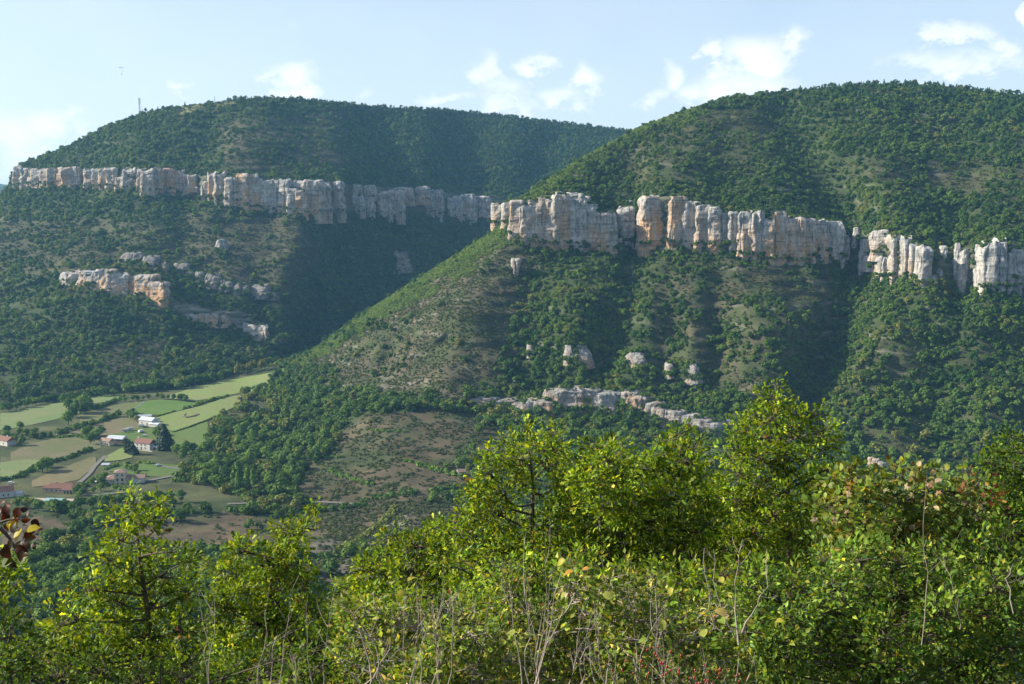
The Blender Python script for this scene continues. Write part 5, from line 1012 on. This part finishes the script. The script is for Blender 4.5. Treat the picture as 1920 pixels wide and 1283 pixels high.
def bush(name, cat, label, d, lobes, trunk, palk='oak', tpl='oak', leaf=0.066, dens=1.0, per=12, crad=0.11, group=None, seed=1, dj=0.5, bare=0.0, BR=0.03, mat='bark', lobelabel=None, upbias=0.55):
    g = np.random.default_rng(seed); bx = trunk[0][0]; base = np.array(P(bx, 1283, d)); base[1] = d; base[2] = slope_z(d)
    root = empty(name, base); tag(root, label, cat, group)
    tr = [base] + [P(x, y, d + 0.1) for x, y in trunk]; tr = np.array(tr) - base
    # resample trunk
    seg = np.concatenate([np.linspace(tr[i], tr[i + 1], 7, endpoint=False) for i in range(len(tr) - 1)] + [tr[-1:]]); seg = gsm(seg, 2, 0); seg[0] = tr[0]
    Lh = max(1.0, seg[-1][2]); rad = (0.010 + 0.0062 * Lh if BR > 0.02 else 0.014) * (1 - np.linspace(0, 1, len(seg))) ** 0.8
    tb = Tubes(); tb.add(seg, rad, 7); tb.build('trunk', M[mat], root)
    br = Tubes(); tw = Tubes(); CC = []; LC = []
    for (x, y, rx, ry) in lobes:
        c = P(x, y, d + g.uniform(-dj, dj)) - base; rx *= 1.14; ry *= 1.12; r = np.array((rx, max(rx, ry) * 1.0, ry)) * d / F
        n = max(3, int(rx * ry * math.pi / (crad * F / d * 0.85) ** 2 / math.pi * 6.2 * dens))
        j = np.argmin(np.linalg.norm(seg - c - np.array((0, 0, -0.25 * abs(c[0]) - 0.1)), axis=1) + 3 * np.maximum(0, seg[:, 2] - c[2] + 0.05)); a = seg[j]
        q = bez(a, c, g.normal(0, 0.06, 3) + (0, 0, -0.05), 8); br.add(q, np.linspace(min(rad[j] * 0.65, BR), 0.007, 8), 5)
        cl = ell_pts(c, r, n, g)
        for p in cl:
            k = q[g.integers(4, 8)]; k2 = k + (c - k) * 0.5; tw.add(bez(k2, p, g.normal(0, 0.04, 3), 3), np.array((0.006, 0.004, 0.002)) * (d / 10) ** 0.5, 3)
        CC.append(cl); LC.append(np.repeat(c[None], n, 0))
    CC = np.concatenate(CC); LC = np.concatenate(LC); br.build('branch', M[mat], root); tw.build('twig', M[mat], root)['kind'] = 'stuff'
    if bare: k = g.random(len(CC)) > bare; CC = CC[k]; LC = LC[k]
    N = len(CC) * per; C = np.repeat(CC, per, 0); out = np.repeat(CC - LC, per, 0); out /= np.linalg.norm(out, axis=1)[:, None] + 1e-6
    off = rand_unit(N, g) * crad * g.uniform(0.15, 1, N)[:, None]; pos = C + off; dr = off / crad + out * 0.5 + np.array((0, 0, 0.15)) + g.normal(0, 0.25, (N, 3)); nr = g.normal(0, 0.55, (N, 3)) + np.array((0, 0, upbias)) + out * 0.35
    nr -= dr * (nr * dr).sum(1)[:, None] / ((dr * dr).sum(1)[:, None] + 1e-9); nr /= np.linalg.norm(nr, axis=1)[:, None] + 1e-9
    sz = leaf * g.uniform(0.6, 1.2, N); col = pal(palk, N, g) * (LEAFGAIN * (0.8 if palk in ('oakdark', 'shrub', 'mixed') else 1.0)) * np.repeat(np.clip(g.lognormal(-0.06, 0.42, len(CC)), 0.3, 2.0), per)[:, None]  # tone spread per clump imitates lit leaves and dark gaps in the colour
    leaves('leaves', pos, dr, nr, sz, col, tpl, parent=root, g=g, kind='stuff'); return root, base, CC
def grid_lobes(x0, x1, y0, y1, rx, ry, seed, top=None):
    g = np.random.default_rng(seed); L = []
    y = y0
    while y < y1:
        x = x0 + g.uniform(0, rx)
        while x < x1:
            if top is None or y > np.interp(x, *zip(*top)): L.append((x + g.uniform(-8, 8), y + g.uniform(-10, 10), rx * g.uniform(.8, 1.25), ry * g.uniform(.8, 1.25)))
            x += rx * 1.35
        y += ry * 1.25
    return L
OK = 'small downy oaks in front of the viewpoint'
bush('oak_tree', 'tree', 'slender oak with two leafy tips and a visible dark trunk, left of the viewpoint', 12.0, [(250,943,24,22),(232,972,32,24),(262,985,34,24),(300,945,17,18),(305,975,16,22),(222,1010,28,24),(330,1035,22,16),(355,1052,26,15),(200,1050,42,26),(290,1035,26,22),(240,1075,46,30),(310,1080,50,30),(165,1105,40,32),(215,1125,50,32),(290,1130,55,34),(350,1110,26,30),(130,1160,48,34),(190,1180,60,36),(270,1190,60,40),(340,1180,40,44),(100,1215,55,36),(170,1240,60,40),(260,1255,70,40),(350,1250,60,45)],
    [(285,1190),(262,1060),(258,1000),(250,935)], 'oak', group=OK, seed=3, dens=0.62)
bush('oak_tree', 'tree', 'oak with a narrow tip leaning right, beside the slender oak', 13.0, [(590,948,9,17),(582,972,16,16),(572,990,24,15),(540,995,30,20),(520,1022,34,24),(552,1020,26,24),(455,1035,36,26),(500,1050,40,26),(545,1060,32,26),(430,1075,44,28),(520,1085,50,32),(570,1100,26,36),(450,1110,50,32),(520,1130,55,36),(420,1140,36,40),(585,1140,30,36),(480,1170,60,40),(560,1185,60,40),(430,1205,50,40),(520,1230,70,40),(610,1215,50,44),(440,1260,60,40),(590,1265,60,40)],
    [(520,1170),(500,1090),(540,1020),(588,945)], 'oak', group=OK, seed=4, dens=0.7)
bush('oak_tree', 'tree', 'low rounded oak just left of the centre, below the ravine', 14.5, [(686,1048,22,14),(690,1068,30,16),(735,1005,22,18),(757,1022,26,20),(725,1040,26,20),(812,993,26,18),(840,1000,24,20),(785,1025,34,26),(845,1035,40,28),(700,1095,44,26),(770,1070,48,30),(830,1080,55,34),(655,1110,34,30),(720,1130,55,36),(790,1140,60,40),(650,1160,45,38),(700,1190,60,40),(780,1200,60,40)],
    [(750,1180),(755,1090),(740,1010)], 'oak', group=OK, seed=5, dens=0.9)
bush('oak_tree', 'tree', 'broad bright oak left of the centre with a gap showing its forked branches', 12.0, [(985,803,13,12),(1000,822,22,12),(1042,812,24,11),(958,830,26,16),(1010,838,36,16),(1045,842,20,16),(930,858,26,20),(975,862,38,20),(1030,868,34,22),(915,888,28,22),(965,892,36,20),(1055,900,26,30),(895,925,28,24),(940,925,34,20),(925,960,44,26),(1010,925,16,10),(1060,950,32,30),(885,975,36,28),(960,985,50,24),(1030,990,46,26),(880,1015,40,30),(940,1030,55,34),(1010,1040,55,34)],
    [(1000,1070),(998,960),(1000,900),(985,800)], 'oak', group=OK, seed=6, dens=0.95, leaf=0.058)
bush('oak_tree', 'tree', 'dense yellow green oak right of the forked one, with a flat topped crown', 11.5, [(1120,836,34,14),(1150,832,20,14),(1095,862,26,22),(1140,862,42,22),(1175,868,18,20),(1100,900,40,28),(1155,905,40,28),(1080,945,46,32),(1140,950,50,34),(1180,955,30,34),(1100,995,60,36),(1165,1005,50,36),(1080,1045,60,36),(1150,1055,60,38)],
    [(1130,1080),(1125,960),(1125,832)], 'oak', group=OK, seed=7, dens=1.0, leaf=0.058)
bush('oak_tree', 'tree', 'dark green oak with a peaked top left of the tallest one', 11.8, [(1278,812,18,12),(1262,830,28,14),(1300,836,22,16),(1240,852,30,18),(1285,862,40,22),(1215,880,34,24),(1260,892,46,26),(1315,890,24,30),(1205,925,36,30),(1255,935,52,32),(1310,940,34,36),(1210,975,46,34),(1280,990,56,36),(1330,985,26,40),(1220,1030,56,38),(1300,1045,56,38)],
    [(1275,1080),(1270,950),(1278,808)], 'oak', group=OK, seed=8, dens=0.9)
bush('oak_tree', 'tree', 'tallest oak of the row with a pointed sunlit top', 12.5, [(1453,722,11,16),(1440,745,22,16),(1462,758,26,16),(1415,775,20,18),(1445,785,34,18),(1495,782,30,16),(1532,778,24,13),(1395,808,26,22),(1435,820,44,22),(1490,815,40,22),(1545,812,26,20),(1380,845,26,26),(1425,858,42,22),(1480,850,40,20),(1560,838,26,18),(1525,855,24,12),(1385,890,34,28),(1435,900,40,22),(1510,895,30,22),(1550,880,26,18),(1380,940,40,32),(1430,950,36,26),(1530,940,36,28),(1400,995,50,36),(1460,1010,30,26),(1520,1000,40,34),(1440,1055,60,36),(1360,1030,30,40),(1450,968,38,26),(1500,958,34,26),(1478,1000,40,26),(1415,925,30,24),(1470,925,26,20),(1455,880,26,18)],
    [(1482,1080),(1478,960),(1476,870),(1450,780),(1452,715)], 'oak', group=OK, seed=9, dens=0.85, leaf=0.058)
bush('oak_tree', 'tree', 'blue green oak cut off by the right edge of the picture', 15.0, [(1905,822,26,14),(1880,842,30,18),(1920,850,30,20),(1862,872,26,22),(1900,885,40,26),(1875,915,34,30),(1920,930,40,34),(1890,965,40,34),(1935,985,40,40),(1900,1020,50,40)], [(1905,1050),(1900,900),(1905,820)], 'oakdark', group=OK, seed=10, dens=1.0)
bush('oak_tree', 'tree', 'leafy oak boughs coming in at the left edge under the brown leaves', 9.5, [(8,1052,26,22),(28,1070,22,18),(0,1085,36,22),(30,1095,26,18),(-30,1060,30,40),(-30,1120,30,40)], [(-40,1250),(-30,1120),(5,1050)], 'oak', group=OK, seed=11, dens=0.9, leaf=0.055)
bush('maple_shrub', 'shrub', 'maple shrub with pinkish and rusty leaf tips on the right', 8.5, [(1560,905,30,20),(1600,893,34,20),(1640,905,30,22),(1690,893,24,16),(1720,888,34,20),(1560,950,36,28),(1620,940,46,28),(1680,930,46,28),(1740,925,46,26),(1790,925,34,26),(1600,985,50,32),(1670,980,54,32),(1740,975,54,32),(1805,975,44,32),(1850,985,40,34),(1580,1035,50,34),(1650,1035,54,34),(1730,1030,54,34),(1810,1035,54,34),(1880,1040,50,36)],
    [(1700,1150),(1690,1040),(1700,900)], 'maple', 'round', 0.055, seed=12, dens=0.85, dj=0.35, crad=0.10, per=10)
bush('red_maple', 'shrub', 'small clump of red and orange leaves at the top right', 9.0, [(1812,888,20,12),(1835,905,28,14),(1800,915,24,14),(1862,935,20,12),(1840,935,24,14)], [(1840,1040),(1830,950),(1815,890)], 'red', 'round', 0.05, seed=13, dens=0.7, per=8, crad=0.09)
bush('leafy_bush', 'bush', 'bright green leafy bush filling the lower right corner', 7.0, grid_lobes(1400, 1940, 1015, 1300, 50, 36, 2, [(1400,1110),(1440,1070),(1490,1100),(1530,1030),(1580,1070),(1640,1010),(1690,1065),(1750,1020),(1800,1080),(1850,1030),(1890,1070),(1940,1010)]), [(1650,1250),(1650,1150)], 'shrub', 'oval', 0.044, seed=14, dens=0.8, dj=0.4, crad=0.085, per=12, BR=0.012)
bush('leafy_bush', 'bush', 'dark leafed bush against the right edge below the blue green oak', 8.2, grid_lobes(1780, 1950, 1010, 1200, 50, 40, 5), [(1860,1200),(1860,1100)], 'oakdark', 'oval', 0.05, seed=15, dens=0.8)
bush('hazel_thicket', 'bush', 'tangled thicket of pale stems and green and yellow leaves in the bottom middle', 7.4, grid_lobes(650, 1420, 1060, 1300, 52, 36, 3, [(650,1190),(700,1130),(760,1150),(830,1080),(880,1120),(950,1060),(1010,1110),(1080,1070),(1130,1120),(1200,1060),(1260,1120),(1330,1090),(1420,1130)]), [(1000,1260),(1010,1150)], 'mixed', 'oval', 0.046, seed=16, dens=0.8, dj=0.5, crad=0.09, per=12, mat='greybark', BR=0.008)
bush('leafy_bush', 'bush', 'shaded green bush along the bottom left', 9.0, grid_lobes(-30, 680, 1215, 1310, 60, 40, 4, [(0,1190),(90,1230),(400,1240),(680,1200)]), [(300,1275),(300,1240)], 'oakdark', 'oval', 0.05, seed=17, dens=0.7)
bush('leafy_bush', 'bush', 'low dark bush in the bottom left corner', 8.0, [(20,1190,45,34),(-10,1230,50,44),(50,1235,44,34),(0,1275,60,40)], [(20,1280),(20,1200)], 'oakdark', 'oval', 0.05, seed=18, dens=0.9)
bush('oak_tree', 'tree', 'spreading oak low behind the dark peaked oak and the tallest one', 13.6, [(1065,868,24,18),(1078,905,26,26),(1195,880,22,20),(1205,905,28,24),(1330,905,26,22),(1350,935,34,28),(1345,985,44,34),(1370,1040,50,36),(1440,960,34,30),(1560,905,30,22),(1575,940,36,26),(1550,990,44,32),(1500,1045,56,36),(1600,1010,40,30),(1330,1040,40,32)], [(1400,1120),(1400,1020),(1350,930)], 'oak', group=OK, seed=41, dens=0.8, BR=0.02)
# darker growth behind, closing the row of oaks
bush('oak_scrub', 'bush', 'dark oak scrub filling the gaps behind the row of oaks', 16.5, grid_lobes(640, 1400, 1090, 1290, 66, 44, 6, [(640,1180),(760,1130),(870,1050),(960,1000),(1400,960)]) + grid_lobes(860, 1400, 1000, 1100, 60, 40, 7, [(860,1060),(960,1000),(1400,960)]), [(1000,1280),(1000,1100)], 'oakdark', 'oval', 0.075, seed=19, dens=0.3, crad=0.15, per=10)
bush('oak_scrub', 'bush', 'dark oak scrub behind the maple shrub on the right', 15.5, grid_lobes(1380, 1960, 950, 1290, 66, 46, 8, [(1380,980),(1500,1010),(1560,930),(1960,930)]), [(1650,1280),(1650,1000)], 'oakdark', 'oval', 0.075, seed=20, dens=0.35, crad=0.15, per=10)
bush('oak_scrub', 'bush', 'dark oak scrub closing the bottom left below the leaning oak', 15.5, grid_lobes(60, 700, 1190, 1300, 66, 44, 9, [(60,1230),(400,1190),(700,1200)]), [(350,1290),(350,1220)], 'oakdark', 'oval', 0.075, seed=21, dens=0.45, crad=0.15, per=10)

bush('leafy_bush', 'bush', 'sunlit leafy bank at the foot of the central oaks', 8.8, grid_lobes(690, 1420, 1030, 1180, 50, 36, 12, [(690,1150),(740,1090),(800,1100),(860,1040),(920,1075),(1000,1035),(1060,1070),(1130,1040),(1200,1075),(1270,1040),(1340,1075),(1420,1050)]), [(1050,1260),(1050,1100)], 'oak', 'oval', 0.052, seed=22, dens=0.65, crad=0.10, BR=0.012)
# bare pale stems
def twig_bush(label, d, stems, seed, name='dead_shrub', rad=0.0065, sub=4, depth=2):
    g = np.random.default_rng(seed); x0 = stems[0][0]; base = np.array(P(x0, 1283, d)); base[2] = slope_z(d); root = empty(name, base); tag(root, label, 'dead shrub', 'leafless shrubs in front of the viewpoint')
    for x, y0, x1, y1 in stems:
        tb = Tubes(); dd = d + g.uniform(-.5, .5); a = np.array(P(x, y0, dd)) - base; b = np.array(P(x1, y1, dd)) - base
        q = bez(a, b, g.normal(0, 0.06, 3), 8) + np.concatenate([np.zeros((1, 3)), np.cumsum(g.normal(0, 0.016, (7, 3)), 0)]); L = np.linalg.norm(b - a); tb.add(q, np.linspace(rad * 1.25, rad * 0.3, 8), 4)
        def side(q, L, dep):
            for _ in range(sub if dep == 1 else 2):
                k = g.integers(2, len(q) - 1); t = q[k] - q[k - 1]; t /= np.linalg.norm(t) + 1e-9; dv = t * 0.8 + g.normal(0, 0.42, 3) + (0, 0, 0.15); l = L * g.uniform(0.12, 0.32)
                e = q[k] + dv * l; s = bez(q[k], e, g.normal(0, 0.03 * L, 3), 5); tb.add(s, np.linspace(rad * (0.6 if dep == 1 else .4), rad * 0.18, 5), 3)
                if dep < depth: side(s, l, dep + 1)
        side(q, L, 1); tb.build('stem', M['greybark'], root)
def fan(xa, xb, y0, y1, n, seed, spread=50):
    g = np.random.default_rng(seed); return [(lambda x: (x, y0 + g.uniform(-20, 30), x + g.uniform(-spread, spread), y1 + g.uniform(-30, 70)))(g.uniform(xa, xb)) for _ in range(n)]
twig_bush('tall bare shrub of grey branches in the bottom middle, its thickest stem upright', 6.3, [(1000,1320,1005,1000)] + fan(970, 1040, 1310, 1060, 5, 1, 50), 31, rad=0.0042, sub=4); twig_bush('thin grey stems in a fan left of the tall bare shrub', 6.6, fan(720, 900, 1320, 1110, 12, 2, 40), 32, rad=0.0032); twig_bush('cluster of upright twigs right of the tall bare shrub', 6.8, fan(1190, 1290, 1300, 1090, 9, 3, 40), 33, rad=0.0032)
twig_bush('leafless forked twig standing in front of the tallest oak', 6.4, [(1385,1210,1395,1010),(1380,1200,1350,1030),(1390,1190,1420,1060),(1340,1180,1325,1040)], 34, rad=0.004, sub=3); twig_bush('long arching bramble stems right of the leaning oak', 5.6, [(690,1300,640,1120),(700,1300,620,1190),(660,1310,735,1130),(720,1290,660,1150)], 35, rad=0.0035, sub=2); twig_bush('single straight brown shoot rising through the maple shrub', 6.5, [(1728,1210,1735,880),(1800,1180,1760,1060),(1900,1150,1912,1060)], 36, rad=0.0028, sub=2, depth=1)
twig_bush('short grey stems in the left bottom thicket', 7.5, fan(380, 640, 1310, 1120, 8, 5, 40), 37, rad=0.003); twig_bush('low tangle of dead twigs at the bottom edge of the thicket', 6.0, fan(1060, 1200, 1320, 1150, 8, 6, 60), 38, rad=0.0035)

# single leaves large enough to pick out
def big_leaf_mesh(name, tpl, col, seed):
    g = np.random.default_rng(seed); tv, tf = TP[tpl]; return mesh_np(name, tv, tf, M['leaf'], dict(leafcol=np.tile(col, (len(tv), 1)) * g.uniform(0.85, 1.15, (len(tv), 1))), True)
def maple_tpl():
    V = [(0, 0, 0)]; n = 15; r = [.45, .5, .8, .5, .62, .85, .6, .5, 1.0, .5, .6, .85, .62, .5, .8]
    for i in range(n): a = -2.3 + 4.6 * i / (n - 1); rr = r[i % n]; V.append((0.35 + rr * .55 * math.cos(a), rr * .55 * math.sin(a), -0.15 * rr * rr + 0.05 * math.sin(5 * a)))
    V[0] = (0.35, 0, 0.03); return np.array(V), np.array([(0, i, i + 1) for i in range(1, n)])
mt_v, mt_f = maple_tpl()
def maple_mesh(col): return mesh_np('maple_leaf', mt_v, mt_f, M['leaf'], dict(leafcol=np.tile(col, (len(mt_v), 1))), False)
def place(root, name, mesh, x, y, d, size, g, face=0.7):
    o = link(name, mesh, root); o.location = Vector(P(x, y, d)) - root.location
    n = Vector((g.normal(0, .35) - 0.25, -face + g.normal(0, .25), 0.5 + g.normal(0, .3))).normalized(); o.rotation_euler = (n.to_track_quat('Z', 'X').to_matrix() @ Matrix.Rotation(g.uniform(0, 6.28), 3, 'Z')).to_euler(); o.scale = (size,) * 3; return o
gl = np.random.default_rng(77)
root = empty('brown_leaf_branch', P(-30, 1000, 3.0)); tag(root, 'branch with dark red brown leaves reaching in close at the left edge', 'branch')
tb = Tubes(); sq = [bez((0, 0, 0), np.array(P(45, 975, 3.0)) - root.location, (0, 0, 0.03)), bez(np.array(P(0, 990, 3.0)) - root.location, np.array(P(30, 1040, 3.0)) - root.location, (0.02, 0, 0))]
for q in sq: tb.add(q, np.linspace(0.006, 0.002, len(q)), 5)
tb.build('stem', M['bark'], root); bm = [big_leaf_mesh('brown_leaf', 'big', c, i) for i, c in enumerate([(0.045, 0.011, 0.006), (0.075, 0.02, 0.009), (0.035, 0.014, 0.010), (0.028, 0.02, 0.010)])]; ym = big_leaf_mesh('yellow_leaf', 'round', (0.34, 0.28, 0.02), 9); gm = big_leaf_mesh('green_leaf', 'round', (0.07, 0.10, 0.01), 8)
for x, y, k in [(16,962,0),(26,972,1),(48,972,0),(10,975,1),(42,952,0),(28,944,2),(60,975,2),(24,1012,3),(46,1020,3),(8,1022,2),(30,1056,3),(8,955,0),(22,948,1),(35,952,1),(14,968,0),(30,965,0),(44,962,2),(54,968,2),(6,985,2),(20,982,0),(40,978,1),(50,1010,3),(62,1018,3),(36,1015,3),(28,1030,0),(12,1008,3),(44,1032,3),(56,1028,2),(18,1045,3),(34,1048,0),(2,1030,2),(45,1000,2),(10,940,1),(2,965,0),(26,1000,3),(60,1002,2)]: place(root, 'brown_leaf', bm[k], x, y, 3.0 + gl.uniform(-.12, .12), gl.uniform(.022, .036), gl)
for x, y in [(40,990),(48,996),(18,996),(30,992)]: place(root, 'yellow_leaf', ym, x, y, 3.02, 0.04, gl)
for x, y in [(22,1055),(38,1060),(8,1060)]: place(root, 'green_leaf', gm, x, y, 3.0, 0.045, gl)
byname = {o['label']: o for o in COL.objects if 'label' in o.keys()}
mp = byname['maple shrub with pinkish and rusty leaf tips on the right']; pk = [maple_mesh(c) for c in [(0.42, 0.31, 0.21), (0.34, 0.22, 0.13), (0.34, 0.30, 0.17), (0.20, 0.09, 0.04)]]
for x, y, k in [(1583,925,0),(1600,930,0),(1575,940,1),(1545,980,0),(1530,985,0),(1532,995,1),(1556,975,0),(1570,990,2),(1590,965,1),(1555,1040,0),(1562,1052,0),(1548,1060,1),(1540,1035,2),(1575,1045,0),(1706,908,0),(1698,905,2),(1760,930,1),(1752,993,0),(1740,900,1),(1782,862,2),(1800,905,3),(1812,885,3),(1850,925,3),(1620,960,2),(1715,925,2),(1690,950,2),(1662,925,2),(1835,900,3),(1795,925,3),(1870,935,3)][::2]: place(mp, 'maple_leaf', pk[k], x, y, 8.0 + gl.uniform(-.3, .1), gl.uniform(.05, .085), gl)
hz = byname['tangled thicket of pale stems and green and yellow leaves in the bottom middle']; hl = [big_leaf_mesh('hazel_leaf', 'big', c, 20 + i) for i, c in enumerate([(0.36, 0.34, 0.05), (0.30, 0.33, 0.07), (0.20, 0.28, 0.05), (0.38, 0.30, 0.10), (0.42, 0.24, 0.05)])]
HP = [(1355,1093,0),(1259,1101,0),(1241,1162,1),(1262,1180,0),(1287,1188,0),(1310,1182,1),(1195,1142,1),(1126,1145,1),(1362,1152,3),(1222,1088,1),(1320,1195,1),(1048,1040,0),(1060,1050,0),(1103,1068,4),(1075,1072,4),(900,1240,1),(794,1222,0),(963,1190,1),(975,1215,0),(865,1205,2),(830,1260,1),(1085,1160,2),(1150,1120,1),(1010,1145,2),(1240,1240,1),(1060,1262,0),(1330,1245,1),(1170,1170,3),(1400,1170,0),(755,1105,4),(765,1090,0),(785,1095,0),(745,1110,0),(900,1090,0),(735,1095,1),(1420,1130,1),(1350,1160,2),(1390,1215,1),(1455,1165,0),(690,1250,1),(720,1215,2),(1290,1130,1),(1215,1200,2)]
for x, y, k in HP[::2] + HP[1:20:4]: place(hz, 'hazel_leaf', hl[k], x, y, 6.2 + gl.uniform(-.2, .2), gl.uniform(.045, .068), gl, 0.35)
root = empty('rose_bush', (float(P(1250, 1283, 5.8)[0]), 5.8, slope_z(5.8))); tag(root, 'wild rose bush with red hips at the bottom edge', 'rose bush'); b = root.location
tb = Tubes(); red = flat_mat('rose_hip_skin', (0.25, 0.022, 0.012), 0.3, 0.2, 30, spec=0.5); hm = MB().ellip((0, 0, 0), (0.45, 0.45, 0.62), 8, 6).tube([(0, 0, -.6), (0, 0, -.9)], [.18, .08], 5); hme = bpy.data.meshes.new('rose_hip'); hme.from_pydata(hm.V, [], hm.F); hme.shade_smooth(); hme.materials.append(red)
LP = []; 
for i in range(26):
    x = gl.uniform(1130, 1410); a = np.array(P(x, 1330, 5.8)) - b; e = np.array(P(x + gl.uniform(-50, 50), gl.uniform(1200, 1260), 5.8 + gl.uniform(-.3, .2))) - b; q = bez(a, e, gl.normal(0, .04, 3), 7); tb.add(q, np.linspace(.004, .0015, 7), 4); LP += [q[k] for k in range(2, 7)]
tb.build('stem', M['greybark'], root)
for x, y in [(1218,1217),(1228,1228),(1205,1250),(1253,1260),(1237,1241),(1216,1254),(1292,1272),(1302,1273),(1318,1276),(1326,1276),(1345,1262),(1318,1250),(1325,1258),(1350,1260),(1382,1271),(1387,1278),(1350,1272),(1185,1266),(1147,1256),(1165,1255),(1214,1270),(1250,1248),(1278,1233),(1242,1242),(1270,1258),(1300,1260),(1355,1258),(1232,1212),(1260,1225),(1200,1240),(1308,1278),(1333,1280),(1220,1262),(1240,1268),(1390,1262)]:
    for _ in range(1 + (gl.random() < .4)):
        o = link('rose_hip', hme, root); o.location = Vector(P(x + gl.uniform(-5, 5), y + gl.uniform(-4, 4), 5.4 + gl.uniform(-.15, .15))) - b; o.scale = (.012,) * 3; o.rotation_euler = (gl.uniform(-.6, .6), gl.uniform(-.6, .6), 0)
LP = np.repeat(np.array(LP), 7, 0); n = len(LP); dr = rand_unit(n, gl) + (0, 0, .1); nr = gl.normal(0, .5, (n, 3)) + (0, -.2, .7); nr -= dr * (nr * dr).sum(1)[:, None] / (dr * dr).sum(1)[:, None]; nr /= np.linalg.norm(nr, axis=1)[:, None]
leaves('leaves', LP + gl.normal(0, .03, (n, 3)), dr, nr, gl.uniform(.018, .032, n), pal('mixed', n, gl), 'oval', parent=root, g=gl, kind='stuff')

print('TRIS', sum(sum(len(p.vertices) - 2 for p in m.polygons) if len(m.polygons) < 50000 else 2 * len(m.polygons) for m in {o.data for o in COL.objects if o.type == 'MESH'}))
